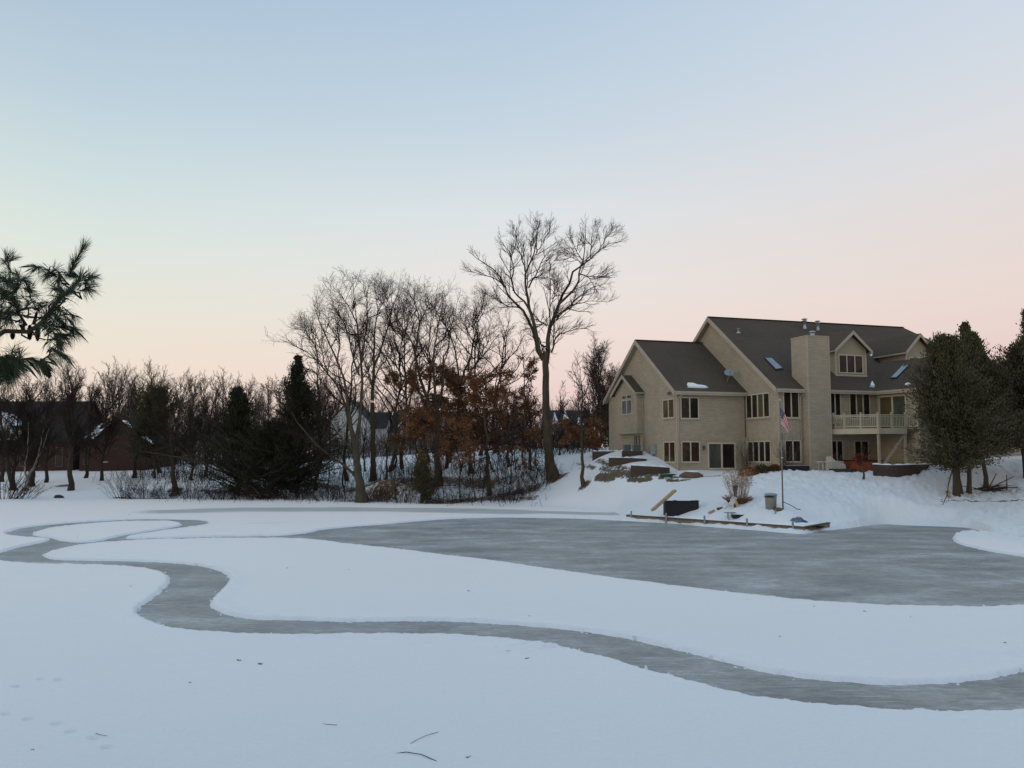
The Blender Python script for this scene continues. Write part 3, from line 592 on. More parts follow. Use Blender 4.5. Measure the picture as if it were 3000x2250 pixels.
# ---- dormers on the main roof
def dormer(yd, xl, xr_, zb, ze, apex, win, side_glass):
    xm = (xl+xr_)/2; ovd = .32; k = (apex-ze)/((xr_-xl)/2+ovd); za = apex; yroof = lambda z: FY+(z-he-.14)/k2
    zw = ze+k*ovd
    m = MB(); ring = [(xl, yd, zb), (xr_, yd, zb), (xr_, yd, zw), (xm, yd, za-.12), (xl, yd, zw)]
    yb = yroof(za)+.4
    m.prism(ring, (0, yb-yd, 0)); d = m.build('dormer', M['cream_siding'], house)
    m = MB(); yo = yd-.38
    for sgn, xo in ((-1, xl-ovd), (1, xr_+ovd)):
        m.prism([(xo, yo, ze), (xm, yo, za), (xm, yo, za+.13), (xo, yo, ze+.13)], (0, yb-yo, 0))
    m.build('dormer_roof', M['roof'], d)
    for sgn, xo in ((-1, xl-ovd), (1, xr_+ovd)):
        m = MB(); m.prism([(xo, yo-.05, ze-.14), (xm, yo-.05, za-.14), (xm, yo-.05, za+.14), (xo, yo-.05, ze+.14)], (0, .048, 0)); m.build('rake_board', M['trim'], d)
        m = MB(); m.bar((xo-sgn*.0, yo, ze+.02), (xo, yroof(ze)-.05, ze+.02), .10, .12); m.build('gutter', M['trim'], d)
        m = MB(); x0, x1 = sorted((xo, xl if sgn < 0 else xr_)); m.box(x0, x1, yo, yroof(ze), ze-.04, ze-.01); m.build('soffit', M['trim'], d)
    for x in (xl-.02, xr_-.10): MB().box(x, x+.12, yd-.02, yd+.10, zb, zw-.05).build('corner_board', M['cream'], d)
    a0, a1, z0, z1 = win; f = window('y', yd, win, 3, side_glass, 'dormer_window', False, .10); 
    f.parent = d
    MB().box(xl-.02, xr_+.02, yd-.05, yd-.022, zb, zb+.14).build('skirt_board', M['cream'], d)
    return d
q = hit(2539, 1103.5, r0, rn); yd1 = q[1]; zb1 = q[2]
xl = hy(2449, 1100, yd1)[0]; xr1 = q[0]
dormer(yd1, xl, xr1, zb1-.02, hy(2500, 1031, yd1-.4)[2], hy(2500.6, 974, yd1-.4)[2], (hy(2458.5, 1070, yd1)[0], hy(2525, 1070, yd1)[0], hy(2490, 1091, yd1)[2], hy(2490, 1042.5, yd1)[2]), ['glass', 'glass', 'glass_brown'])
# ---- right wing with angled wall, patio door and lower roof
S0 = hz(2552, 1143, he); S0[1] = FY; E0 = hz(2690, 1131.5, he); S0 = S0[:2]; E0 = E0[:2]
wd = (E0-S0)/np.linalg.norm(E0-S0); wn = np.array([-wd[1], wd[0]])                      # wn points to the right/back
hw = 3.3; wlen = np.linalg.norm(E0-S0)
P_ = lambda s, n, z: (*(S0+wd*s+wn*n), z)
m = MB(); m.prism([P_(-3, 0, BD), P_(wlen, 0, BD), P_(wlen, 2*hw, BD), P_(-3, 2*hw, BD)], (0, 0, he-BD-.004)); 
kw = k2; zr = he+kw*hw
m.prism([P_(wlen-.3, 0, he-.01), P_(wlen-.3, hw, zr-.1), P_(wlen-.3, 2*hw, he-.01)], (*(wd*.3), 0)); m.build('wall', M['siding'], house)
ew = .38*kw; m = MB(); back = -8.5
slab(m, [P_(back, -.38, he-ew), P_(wlen+.38, -.38, he-ew), P_(wlen+.38, hw, zr), P_(back, hw, zr)]); slab(m, [P_(back, hw, zr), P_(wlen+.38, hw, zr), P_(wlen+.38, 2*hw+.38, he-ew), P_(back, 2*hw+.38, he-ew)])
rwing = m.build('roof', M['roof'], house)
gutter(P_(.35, -.45, he-ew+.04), P_(wlen+.36, -.45, he-ew+.04)); 
m = MB(); m.prism([P_(.2, -.36, he-ew-.06), P_(wlen+.3, -.36, he-ew-.06), P_(wlen+.3, -.003, he-ew-.06), P_(.2, -.003, he-ew-.06)], (0, 0, .03)); m.build('soffit', M['trim'], house)
for n0, z0, n1, z1 in ((-.38, he-ew, hw, zr), (2*hw+.38, he-ew, hw, zr)):
    m = MB(); m.prism([P_(wlen+.385, n0, z0-.2), P_(wlen+.385, n1, z1-.2), P_(wlen+.385, n1, z1+.14), P_(wlen+.385, n0, z0+.14)], (*(wd*.05), 0)); m.build('rake_board', M['trim'], house)
wn3 = np.array([*(-wn*kw), 1.0]); w0 = np.array(P_(0, 0, he+.14))
on_wing = lambda px, py: hit(px, py, w0, wn3)
skylight([on_wing(*p) for p in ((2647, 1072), (2664, 1072), (2627.5, 1108), (2612.5, 1108))], wn3, rwing)
snow_lump('snow_patch', [on_wing(*p) for p in ((2650, 1129), (2656, 1124), (2668, 1122), (2670, 1125), (2662, 1129))], wn3, .08, rwing)
def oblong(mb, s0, s1, z0, z1, d0, d1):
    return mb.prism([P_(s0, -d0, z0), P_(s1, -d0, z0), P_(s1, -d0, z1), P_(s0, -d0, z1)], (*(-wn*(d1-d0)), 0))
def s_at(px, py):
    q = hit(px, py, P_(0, 0, 0), (*wn, 0)); return (q[:2]-S0)@wd, q[2]
s0, z1d = s_at(2579, 1165); s1, _ = s_at(2652, 1162); zdk = 3.18
m = MB(); fw = .14; pw = (s1-s0-.16)/2
for u0, u1, v0, v1 in ((s0-fw, s0, zdk, z1d+fw), (s1, s1+fw, zdk, z1d+fw), (s0, s1, z1d, z1d+fw), (s0, s1, zdk, zdk+.1), (s0+pw, s0+pw+.16, zdk+.1, z1d)): oblong(m, u0, u1, v0, v1, .003, .075)
f = m.build('patio_door', M['cream'], house)
oblong(MB(), s0+.003, s0+pw-.003, zdk+.1, z1d-.003, .005, .03).build('pane', M['glass_olive'], f); oblong(MB(), s0+pw+.163, s1-.003, zdk+.1, z1d-.003, .005, .03).build('pane', M['glass_teal'], f)
# second dormer, standing over the wing roof
yd2 = yd1-.75
xl2 = hy(2655, 1060, yd2)[0]; ap2 = hy(2697, 981, yd2-.4); ze2 = hy(2645, 1034, yd2-.4)[2]; xr2 = 2*ap2[0]-xl2
wl = hy(2656.5, 1060, yd2)[0]
dormer(yd2, xl2, xr2, he+.6, ze2, ap2[2], (xl2+.32, xr2-.32, hy(2690, 1095, yd2)[2], hy(2670, 1049.5, yd2)[2]), ['glass'])
snow_lump('snow_patch', [on_main(*p) for p in ((2547, 1040), (2556, 1036), (2588, 1037), (2570, 1043), (2563, 1051))], rn, .10, rm)
# ---- bay on the left gable wall
yj = hx(1884, 1200, 0)[1]; xf = hit(1866, 1200, (0, yj, 0), (0, 1, 0))[0]; byr = yj
zbot = hx(1866, 1269.5, xf)[2]; apx = hx(1824, 1103, xf-.25); byl = 2*apx[1]-byr
bze = hx(1860, 1152, xf-.25)[2]; bov = .3
m = MB(); m.prism([(xf, byl, zbot), (xf, byr, zbot), (xf, byr, bze+.2), (xf, apx[1], apx[2]-.1), (xf, byl, bze+.2)], (-xf, 0, 0)); bay = m.build('bay', M['siding'], house)
m = MB()
for yo in (byr-bov, byl+bov): m.prism([(xf-bov, yo, bze), (xf-bov, apx[1], apx[2]), (xf-bov, apx[1], apx[2]+.12), (xf-bov, yo, bze+.12)], (-xf+bov, 0, 0))
m.build('bay_roof', M['roof'], bay)
for yo in (byr-bov, byl+bov):
    m = MB(); m.prism([(xf-bov-.05, yo, bze-.16), (xf-bov-.05, apx[1], apx[2]-.16), (xf-bov-.05, apx[1], apx[2]+.13), (xf-bov-.05, yo, bze+.13)], (.048, 0, 0)); m.build('rake_board', M['trim'], bay)
m = MB(); m.bar((xf-bov, byr-bov-.06, bze+.02), (-.02, byr-bov-.06, bze+.02), .1, .12); m.build('gutter', M['trim'], bay)
P5 = lambda x, y: (1750+x/4.485, 1050+y/4.485)
a = hx(*P5(332, 735), xf); b = hx(*P5(452, 548), xf); f = window('x', xf, (min(a[1], b[1]), max(a[1], b[1]), a[2], b[2]), 2, ['glass_pale'], 'bay_window', False); f.parent = bay
a2 = hx(*P5(452, 520), xf); b2 = hx(*P5(452, 480), xf); f = window('x', xf, (min(a[1], b[1]), max(a[1], b[1]), a2[2], b2[2]), 2, ['glass_pale'], 'transom_window', False, .05); f.parent = bay
m = MB(); m.tube([(-.1, yj-.05, bze), (-.06, yj-.12, bze-.4), (-.06, yj-.12, .6)], .045, 6); m.build('downspout', M['trim'], house)
# downspouts by the chimney and the junction
m = MB(); xq = hy(2344, 1200, FY)[0]; m.tube([(xq+.25, FY-ov-.05, he-e2-.02), (xq+.2, FY-ov, he-e2-.1), (xq, FY-.07, he-e2-.45), (xq, FY-.07, .15)], .045, 6); m.build('downspout', M['trim'], house)
m = MB(); m.tube([(t_-.06, -.08, he-.4), (t_-.06, -.08, 2.6)], .03, 6); m.build('cable', M['rot_wood'], house)
# wall lamps, meter boxes, flood lamp
for (px, py, pl) in ((2061, 1312, 0),):
    q = hy(px, py, pl); m = MB(); m.box(q[0]-.07, q[0]+.07, pl-.16, pl-.002, q[2]-.16, q[2]+.1); m.box(q[0]-.10, q[0]+.10, pl-.19, pl-.001, q[2]+.102, q[2]+.14); m.build('wall_lamp', M['rot_wood'], house)
s2, z2 = s_at(2563, 1176); m = MB(); oblong(m, s2-.1, s2+.1, z2-.18, z2+.18, .002, .2); m.build('wall_lamp', M['rot_wood'], house)
q = hx(1966, 1153, 0); m = MB(); m.lathe((q[0]-.14, q[1], q[2]-.1), [(.05, 0), (.09, .05), (.06, .18)], 8); m.lathe((q[0]-.14, q[1]+.25, q[2]-.1), [(.05, 0), (.09, .05), (.06, .18)], 8); m.box(-.16, -.002, q[1]-.03, q[1]+.28, q[2]+.082, q[2]+.13); m.build('flood_lamp', M['steel'], house)
q0 = hx(1911, 1331, 0); q1 = hx(1924, 1302, 0)
m = MB(); m.box(-.2, -.003, q1[1], q0[1], q0[2], q1[2]); m.build('meter_box', M['dish_grey'], house)
m = MB(); ymid = (q0[1]+q1[1])/2; m.tube([(-.1, ymid, q0[2]-.003), (-.1, ymid, -.1)], .04, 6); m.build('conduit', M['dish_grey'], house)
for px in (1898, 1906):
    q = hx(px, 1345, 0); m = MB(); m.tube([(-.09, q[1], 1.5), (-.09, q[1], .0)], .05, 6); m.build('conduit', M['teal'], house)
# satellite dish on the left wing roof
q = on_left(2131, 1123); c = hit(2137, 1090.5, (0, q[1]-.1, 0), (0, 1, 0)); dn = np.array([-.35, -.80, .48]); dn /= np.linalg.norm(dn)
ux = np.cross(dn, (0, 0, 1)); ux /= np.linalg.norm(ux); uy = np.cross(ux, dn)
V = []; Fc = []
for i, rr_ in enumerate((0, .13, .26, .36)):
    for k in range(20):
        a_ = 2*math.pi*k/20; V.append(c+ux*rr_*1.12*math.cos(a_)+uy*rr_*.92*math.sin(a_)+dn*(rr_**2*.55-.1))
Fc = [(i*20+k, i*20+(k+1) % 20, (i+1)*20+(k+1) % 20, (i+1)*20+k) for i in range(3) for k in range(20)]
m = MB(); m.poly(V, Fc, True); dsh = m.build('satellite_dish', M['dish_grey'], house); so_ = dsh.modifiers.new('solid', 'SOLIDIFY'); so_.thickness = .02
m = MB(); m.tube([c-dn*.1, c-dn*.25-np.array([0, 0, .12]), q+np.array([0, 0, .25]), q], .03, 8); m.bar(q+(0.2, 0.1, .25), c-(0, 0, .4), .02); m.build('mast', M['steel'], dsh)
m = MB(); arm = c+dn*.42-uy*.22; m.tube([c-uy*.40, arm], .018, 6); m.box(*(v for i in range(3) for v in (arm[i]-.06, arm[i]+.06))); m.build('feed_arm', M['dish_grey'], dsh)
# ---- deck
zt_, zb_ = zdk, zdk-.42
A = np.array([xb+.003, FY-.35]); A2 = np.array([xb+.003, FY-.004])
Bp = hz(2574, 1261, zb_)[:2]
B = np.array([hit(2575, 1230, (0, FY-3.0, 0), (0, 1, 0))[0], FY-3.0])
Cp = np.array([hit(2655, 1230, (0, FY-3.15, 0), (0, 1, 0))[0], FY-3.15]); D_ = S0+wd*wlen*.985-wn*.004
deckpoly = [A2, A, B, Cp, np.array(D_), S0-wn*.004+wd*.05]
deck = MB().prism([(*p, zt_-.05) for p in deckpoly], (0, 0, .05)).build('deck', M['cream'], house)
def seg(mb, a, b, z0, z1, th, off=0):
    a, b = np.array(a), np.array(b); d = (b-a)/np.linalg.norm(b-a); n = np.array([d[1], -d[0]]); a = a+n*off; b = b+n*off
    return mb.prism([(*a, z0), (*b, z0), (*(b+n*th), z0), (*(a+n*th), z0)], (0, 0, z1-z0))
m = MB(); seg(m, A, B, zb_, zt_-.052, .05); seg(m, B, Cp, zb_, zt_-.052, .05); m.build('fascia', M['cream'], deck)
m = MB(); m.prism([(*p, zt_-.24) for p in deckpoly], (0, 0, .18)); m.build('joists', M['rot_wood'], deck)
def railing(a, b, nbay):
    a, b = np.array(a), np.array(b); d = (b-a); Ln = np.linalg.norm(d); d /= Ln
    m = MB(); m.bar((*a, zt_+.98), (*b, zt_+.98), .10, .06); m.bar((*a, zt_+.88), (*b, zt_+.88), .05, .07); m.bar((*a, zt_+.13), (*b, zt_+.13), .05, .07); r_ = m.build('railing', M['cream'], deck)
    for i in range(nbay+1):
        if i == 0: continue
        p = a+d*Ln*i/nbay; MB().box(p[0]-.06, p[0]+.06, p[1]-.06, p[1]+.06, zt_, zt_+1.14).box(p[0]-.075, p[0]+.075, p[1]-.075, p[1]+.075, zt_+1.142, zt_+1.17).build('post', M['cream'], r_)
    nb = int(Ln/.125); m = MB()
    for i in range(1, nb):
        p = a+d*Ln*i/nb; m.box(p[0]-.02, p[0]+.02, p[1]-.02, p[1]+.02, zt_+.165, zt_+.845)
    m.build('baluster', M['cream'], r_)
inn = lambda p: np.array(p)
railing(A+np.array([.06, .06]), B+np.array([0, .08]), 3); railing(B+np.array([0, .08]), Cp+np.array([0, .08]), 2); railing(Cp+np.array([0, .08]), np.array(D_)+wn*-.1, 1)
for p in (B+np.array([.02, .12]), Cp+np.array([-.05, .12])):
    MB().box(p[0]-.08, p[0]+.08, p[1]-.08, p[1]+.08, BD, zb_-.002).build('support_post', M['trim'], deck)
q0 = B+np.array([.3, .2]); q1 = Cp+np.array([-.12, .2])
MB().bar((*q0, .35), (*q1, zb_-.1), .12, .16).build('brace', M['trim'], deck)
MB().bar((*(q1+.1), zb_-.1), (*(q1+np.array([1.9, 1.2])), 1.1), .12, .14).build('brace', M['trim'], deck)
MB().box(-.0-.06, t_*.0-.004, yj-4, yj-3.9, 0, .1)
# ================================================================== TREES
def resample(P, S):
    P = np.asarray(P, float); d = np.r_[0, np.cumsum(np.linalg.norm(np.diff(P, axis=0), axis=1))]; u = np.linspace(0, d[-1], S)
    return np.stack([np.interp(u, d, P[:, i]) for i in range(P.shape[1])], 1)
def tubes(Pts, Rad, n, V, Fq):
    """Pts (B,S,3) Rad (B,S) appended as n-sided tubes"""
    B_, S_, _ = Pts.shape
    if B_ == 0: return
    T = np.gradient(Pts, axis=1); T /= np.linalg.norm(T, axis=2, keepdims=True)+1e-9
    m = T.mean(1); ref = np.where(np.abs(m[:, 2:3]) < .8, np.array([[0, 0, 1.]]), np.array([[1., 0, 0]]))[:, None]
    X = np.cross(T, ref); X /= np.linalg.norm(X, axis=2, keepdims=True)+1e-9; Y = np.cross(T, X)
    a = np.arange(n)*2*np.pi/n
    W_ = Pts[:, :, None]+Rad[:, :, None, None]*(np.cos(a)[:, None]*X[:, :, None]+np.sin(a)[:, None]*Y[:, :, None])
    base = sum(len(v) for v in V); V.append(W_.reshape(-1, 3))
    I = base+np.arange(B_*S_*n).reshape(B_, S_, n)
    Fq.append(np.stack([I[:, :-1], np.roll(I, -1, 2)[:, :-1], np.roll(I, -1, 2)[:, 1:], I[:, 1:]], -1).reshape(-1, 4))
def grow(rng, P, Rd, n, t0, t1, ang, length, rfac, up=.1, wig=.12, S=6, rmin=.006, tip=.45, lenfall=.6, grav=0, flat=0):
    """n children on every parent polyline; returns polylines and radii"""
    B_, S0_, _ = P.shape
    seglen = np.linalg.norm(np.diff(P, axis=1), axis=2).sum(1)
    t = (np.arange(n)[None]+rng.rand(B_, n))/n*(t1-t0)+t0
    f = t*(S0_-1); i = np.minimum(f.astype(int), S0_-2); fr = (f-i)[..., None]; b = np.arange(B_)[:, None]
    pos = P[b, i]*(1-fr)+P[b, i+1]*fr; rad = Rd[b, i]*(1-fr[..., 0])+Rd[b, i+1]*fr[..., 0]
    tan = P[b, i+1]-P[b, i]; tan /= np.linalg.norm(tan, axis=2, keepdims=True)+1e-9
    rv = rng.normal(size=tan.shape); rv[..., 2] *= (1-flat); rv -= (rv*tan).sum(2, keepdims=True)*tan; rv /= np.linalg.norm(rv, axis=2, keepdims=True)+1e-9
    an = np.radians(rng.uniform(ang[0], ang[1], t.shape))[..., None]
    d = np.cos(an)*tan+np.sin(an)*rv
    L = (length if length > 0 else -length*seglen[:, None])*(1-lenfall*t)*rng.uniform(.55, 1.15, t.shape)
    d = d.reshape(-1, 3); pos = pos.reshape(-1, 3); L = L.reshape(-1); rad = np.minimum(rad.reshape(-1)*.8, rfac*L+rmin)
    out = np.empty((len(d), S, 3)); out[:, 0] = pos; st = L/(S-1)
    for s in range(1, S):
        d = d+rng.normal(size=d.shape)*wig+np.array([0, 0, up-grav*s/S]); d /= np.linalg.norm(d, axis=1, keepdims=True)
        out[:, s] = out[:, s-1]+d*st[:, None]
    R_ = rad[:, None]*np.linspace(1, tip, S)[None]; R_ = np.maximum(R_, rmin*.75)
    return out, R_
def leaf_quads(rng, pos, ln, wd_, V, Fq, droop=0.0, dirs=None, fold=False):
    N = len(pos)
    d = rng.normal(size=(N, 3)) if dirs is None else dirs+rng.normal(size=(N, 3))*.45
    d[:, 2] -= droop; d /= np.linalg.norm(d, axis=1, keepdims=True)+1e-9
    r = rng.normal(size=(N, 3)); s = np.cross(d, r); s /= np.linalg.norm(s, axis=1, keepdims=True)+1e-9
    l = ln*rng.uniform(.6, 1.3, (N, 1)); w_ = wd_*rng.uniform(.6, 1.2, (N, 1))
    q = np.stack([pos, pos+d*l*.5+s*w_*.5, pos+d*l, pos+d*l*.5-s*w_*.5], 1)
    base = sum(len(v) for v in V); V.append(q.reshape(-1, 3)); Fq.append(base+np.arange(N*4).reshape(N, 4))
def commit(name, V, Fq, mat, parent, loc, smooth=True):
    Vv = np.concatenate(V)-np.array(loc)[None]
    me = np_mesh(name, Vv, Fq, smooth); return link(name, me, mat, parent)
def hand_limbs(limbs, Y0, rng, S=14):
    """limbs: (pixel list, r0, r1, depth change along the limb); returns world polylines"""
    Ps, Rs = [], []
    for pts, r0, r1, dy in limbs:
        n = len(pts); ys = Y0+np.linspace(0, 1, n)**1.3*dy if not isinstance(dy, tuple) else Y0+np.linspace(dy[0], dy[1], n)
        w_ = np.array([at_y(p[0], p[1], y) for p, y in zip(pts, ys)])
        w_ = catmull(w_, 4, False); w_ = resample(w_, S); w_[1:-1] += rng.normal(size=(S-2, 3))*.03
        Ps.append(w_); Rs.append(r0+(r1-r0)*np.linspace(0, 1, S)**.8)
    return np.array(Ps), np.array(Rs)
def bare_tree(name, label, base, trunk, limbs, Y, seed, levels, trunk_mat='bark', twig_mat='twig', group=None, cat='tree', leaves=None, extra_limb=0):
    """trunk & limbs drawn from the photo with real depth, finer wood grown from them"""
    rng = R(seed); TP, TR = hand_limbs(trunk, Y, rng, 18); LP, LR = hand_limbs(limbs, Y, rng)
    loc = TP[0, 0].copy(); gz_ = ground_z(loc[0], loc[1]); TP[0, 0, 2] = min(TP[0, 0, 2], gz_-.35); loc[2] = gz_
    TR[0] = TR[0]*(1+.65*np.exp(-np.linspace(0, 1, 18)*16))
    root = thing(name, loc, label, cat, 0, group)
    V, Fq = [], []; tubes(TP, TR, 10, V, Fq); tubes(LP, LR, 7, V, Fq); commit('trunk', V, Fq, M[trunk_mat], root, loc)
    V, Fq = [], []; P, Rd = LP, LR; allb = []
    for lv in levels:
        lv = dict(lv); sides = lv.pop('sides', 3); P, Rd = grow(rng, P, Rd, **lv); tubes(P, Rd, sides, V, Fq); allb.append(P)
    commit('crown', V, Fq, M[twig_mat], root, loc)
    if leaves:
        k, ln, wd_, mat, flt = leaves; pts = np.concatenate([a[:, 1:].reshape(-1, 3) for a in allb[-2:]]); pts = pts[flt(pts)]; k = k if len(pts) else 0
        pts = pts[rng.randint(0, len(pts), k)]+rng.normal(size=(k, 3))*.12
        V, Fq = [], []; leaf_quads(rng, pts, ln, wd_, V, Fq, .5); commit('leaves', V, Fq, M[mat], root, loc, False)
    return root
PM = lambda x, y: (1350+x/3.318, 620+y/3.318)          # maple crop
PO = lambda x, y: (800+x/3.386, 780+y/3.386)           # oak crop
PC = lambda x, y: (750+x/2.212, 750+y/2.212)           # middle crop
fm = lambda f, L: [f(*p) for p in L]
# ---- tall bare maple beside the house
maple = [(fm(PM, [(822,1455),(780,1400),(745,1270),(720,1130),(690,1000),(660,900),(645,780),(625,690),(630,600),(680,480),(730,330),(770,80)]), .22, .02, -1.5),
 (fm(PM, [(800,1440),(760,1390),(715,1200),(670,1080),(600,960),(540,900),(470,830),(430,740),(390,660),(320,560),(240,510),(150,450),(85,390)]), .19, .02, 1.5),
 (fm(PM, [(600,960),(560,930),(480,930),(400,890),(350,860),(300,830),(200,785)]), .07, .012, 2),
 (fm(PM, [(540,900),(450,790),(400,700),(330,650),(200,610),(60,580)]), .09, .012, -2),
 (fm(PM, [(690,1000),(640,900),(560,830),(510,770),(500,640),(515,570),(480,420),(350,230)]), .11, .014, 2.5),
 (fm(PM, [(510,770),(500,700),(480,560),(500,420),(540,300),(560,150)]), .07, .012, 1),
 (fm(PM, [(660,740),(700,660),(760,560),(800,460),(880,370),(960,290)]), .08, .012, 3),
 (fm(PM, [(640,760),(660,680),(720,640),(850,590)]), .06, .01, -2), (fm(PM, [(630,600),(600,470),(560,350),(530,180)]), .07, .012, -2.5),
 (fm(PM, [(690,470),(680,380),(690,250),(720,90)]), .05, .012, 1.5), (fm(PM, [(690,470),(760,370),(830,240),(880,130)]), .05, .012, -1),
 (fm(PM, [(830,1480),(845,1350),(850,1200),(880,1080),(920,1000),(950,900),(1000,790),(1060,690),(1075,620),(1120,560),(1185,520),(1290,430),(1420,320),(1560,290)]), .24, .018, 1.5),
 (fm(PM, [(950,900),(1010,850),(1080,780),(1140,690),(1148,580),(1190,480),(1205,300),(1212,160)]), .13, .016, -2),
 (fm(PM, [(920,1030),(960,990),(1030,940),(1130,840),(1250,760),(1350,710),(1440,690)]), .08, .012, 2.5), (fm(PM, [(930,1050),(1000,970),(1150,890),(1300,870),(1430,880)]), .07, .012, -2.5),
 (fm(PM, [(865,1100),(865,900),(872,700),(860,590),(880,500),(940,450)]), .07, .012, -1), (fm(PM, [(885,850),(930,800),(945,740),(940,680)]), .05, .02, .5),
 (fm(PM, [(880,1370),(910,1280),(932,1205),(1000,1180),(1100,1150),(1250,1130)]), .09, .012, -1.5), (fm(PM, [(898,1300),(902,1200),(908,1080),(940,960)]), .06, .015, 1),
 (fm(PM, [(1190,480),(1130,400),(1100,320),(1060,250)]), .05, .01, 1.5), (fm(PM, [(1260,450),(1270,300),(1290,130)]), .05, .01, 1), (fm(PM, [(1180,500),(1100,460),(1000,420)]), .04, .01, -1),
 (fm(PM, [(1150,600),(1210,620),(1300,660),(1400,600),(1420,560)]), .06, .01, 1), (fm(PM, [(835,1110),(800,1080),(735,1050)]), .07, .06, .2), (fm(PM, [(760,1220),(780,1290),(825,1310)]), .05, .06, .2), (fm(PM, [(1330,400),(1420,250),(1490,190)]), .04, .01, -1)]
mtrunk = [([(1620,1400),(1611,1345),(1605,1280),(1601,1210),(1599,1140),(1598,1060),(1599,1030)], .45, .27, 0)]
bare_tree('maple_tree', 'tallest bare tree with a forked grey trunk, standing left of the house', None, mtrunk, maple, 76, 11,
 [dict(n=11, t0=.12, t1=1., ang=(22, 50), length=2.8, rfac=.012, up=.05, wig=.035, S=8, rmin=.012, sides=4, lenfall=.86), dict(n=6, t0=.12, t1=1., ang=(20, 42), length=1.15, rfac=.011, up=.045, wig=.04, S=6, rmin=.010, lenfall=.4), dict(n=3, t0=.2, t1=.95, ang=(20, 42), length=.55, rfac=.01, up=.04, wig=.05, S=4, rmin=.0085, lenfall=.35)])
# ---- bare oaks
oakA = [([(1040,1392),(1003,1360),(962,1333),(922,1297),(872,1238),(831,1184),(800,1160)], .14, .02, -3), ([(1041,1325),(1003,1288),(976,1247),(950,1200),(935,1150)], .10, .02, 1.5),
 (fm(PO, [(818,1830),(720,1400),(640,1190),(540,1060),(450,960),(340,850),(200,790),(60,720)]), .17, .016, 2), (fm(PO, [(818,1830),(740,1350),(700,1100),(640,930),(590,830),(500,640),(430,480),(390,300)]), .20, .016, -2),
 (fm(PO, [(825,1830),(870,1400),(885,1100),(870,930),(850,750),(830,560),(800,300),(790,100)]), .20, .016, 1), (fm(PO, [(855,1080),(800,930),(760,760),(700,560),(600,380),(560,280)]), .10, .014, -2.5),
 (fm(PO, [(880,950),(910,700),(940,500),(920,200)]), .11, .014, 2.5), (fm(PO, [(830,560),(760,420),(680,300),(640,220)]), .07, .012, 1), (fm(PO, [(640,930),(660,760),(600,640),(500,520)]), .07, .012, 2), (fm(PO, [(450,960),(420,800),(330,660),(260,560)]), .07, .012, -2),
 (fm(PO, [(540,1060),(480,860),(440,700),(380,560)]), .07, .012, 1.5), (fm(PO, [(890,760),(850,700),(730,560),(620,500)]), .05, .012, -1)]
twigs = [dict(n=12, t0=.2, t1=1., ang=(25, 62), length=2.7, rfac=.012, up=.07, wig=.12, S=8, rmin=.013, sides=4, lenfall=.35), dict(n=7, t0=.15, t1=1., ang=(25, 58), length=1.45, rfac=.011, up=.05, wig=.15, S=5, rmin=.0098, lenfall=.3), dict(n=4, t0=.2, t1=1., ang=(25, 60), length=.7, rfac=.01, up=.03, wig=.2, S=4, rmin=.0078, lenfall=.3)]
bare_tree('oak_tree', 'broad bare oak forking low above the shore, its lowest limb reaching far left', None, [([(1060,1456),(1052,1400),(1045,1350),(1041,1318)], .42, .28, 0)], oakA, 77, 21, twigs, 'oak_bark')
oakB = [(fm(PO, [(985,1330),(1000,1000),(1000,850),(1010,600),(1040,450),(1000,170)]), .2, .016, 1), (fm(PO, [(1002,1000),(1060,850),(1140,600),(1180,420),(1240,250)]), .14, .014, -2), (fm(PO, [(980,1250),(960,1080),(900,930),(880,800),(930,620)]), .1, .014, 2), (fm(PO, [(1000,860),(930,750),(870,650),(780,560)]), .09, .012, 2),
 (fm(PO, [(1140,600),(1200,550),(1320,500),(1380,400)]), .08, .012, 1.5), (fm(PO, [(1040,450),(1100,350),(1130,220)]), .06, .012, -1), (fm(PO, [(1180,420),(1130,330),(1090,230)]), .05, .012, 1), (fm(PO, [(995,1150),(1060,1000),(1150,900),(1190,790),(1130,680)]), .08, .012, -2)]
bare_tree('oak_tree', 'bare oak with a straight dark trunk, second from the left in the oak row', None, [([(1094,1405),(1093,1350),(1092,1250),(1091,1180)], .3, .22, 0)], oakB, 90, 22, twigs, 'bark', group=None)
oakC = [(fm(PO, [(1590,1500),(1500,1230),(1440,1040),(1410,860),(1360,720),(1260,580),(1210,470),(1170,330)]), .2, .015, 1.5), (fm(PO, [(1420,940),(1412,860),(1440,650),(1450,500),(1400,330),(1420,180)]), .13, .014, -2), (fm(PO, [(1600,1100),(1560,980),(1500,880),(1450,740),(1400,640)]), .09, .012, 2),
 (fm(PO, [(1620,1450),(1600,1150),(1590,980),(1610,750),(1640,560),(1700,300)]), .17, .014, -1.5), (fm(PO, [(1630,1450),(1690,1150),(1690,900),(1750,780),(1735,600),(1700,450),(1680,300)]), .15, .014, 2), (fm(PO, [(1500,1300),(1300,1100),(1220,980),(1130,880),(1090,760),(1000,680)]), .12, .014, -2),
 (fm(PO, [(1450,560),(1520,430),(1560,280)]), .07, .012, 2), (fm(PO, [(1610,800),(1700,700),(1760,560)]), .06, .012, 1), (fm(PO, [(1360,720),(1280,690),(1200,560)]), .05, .012, 2)]
zlow = lambda lim: (lambda p: p[:, 2] < lim)
bare_tree('oak_tree', 'large oak with thick reddish trunk and rust leaves clinging to its lower limbs', None, [([(1284,1424),(1282,1350),(1279,1280),(1272,1220)], .36, .26, 0)], oakC, 80, 23, twigs, 'oak_bark', leaves=(5200, .18, .10, 'rust_dark', lambda p: (p[:, 2] < 13.0-4.5*R(3).rand(len(p))) & (vnoise(p[:, 0]*1.1+50, p[:, 2]*1.3+p[:, 1]*.4+50) > .42)))
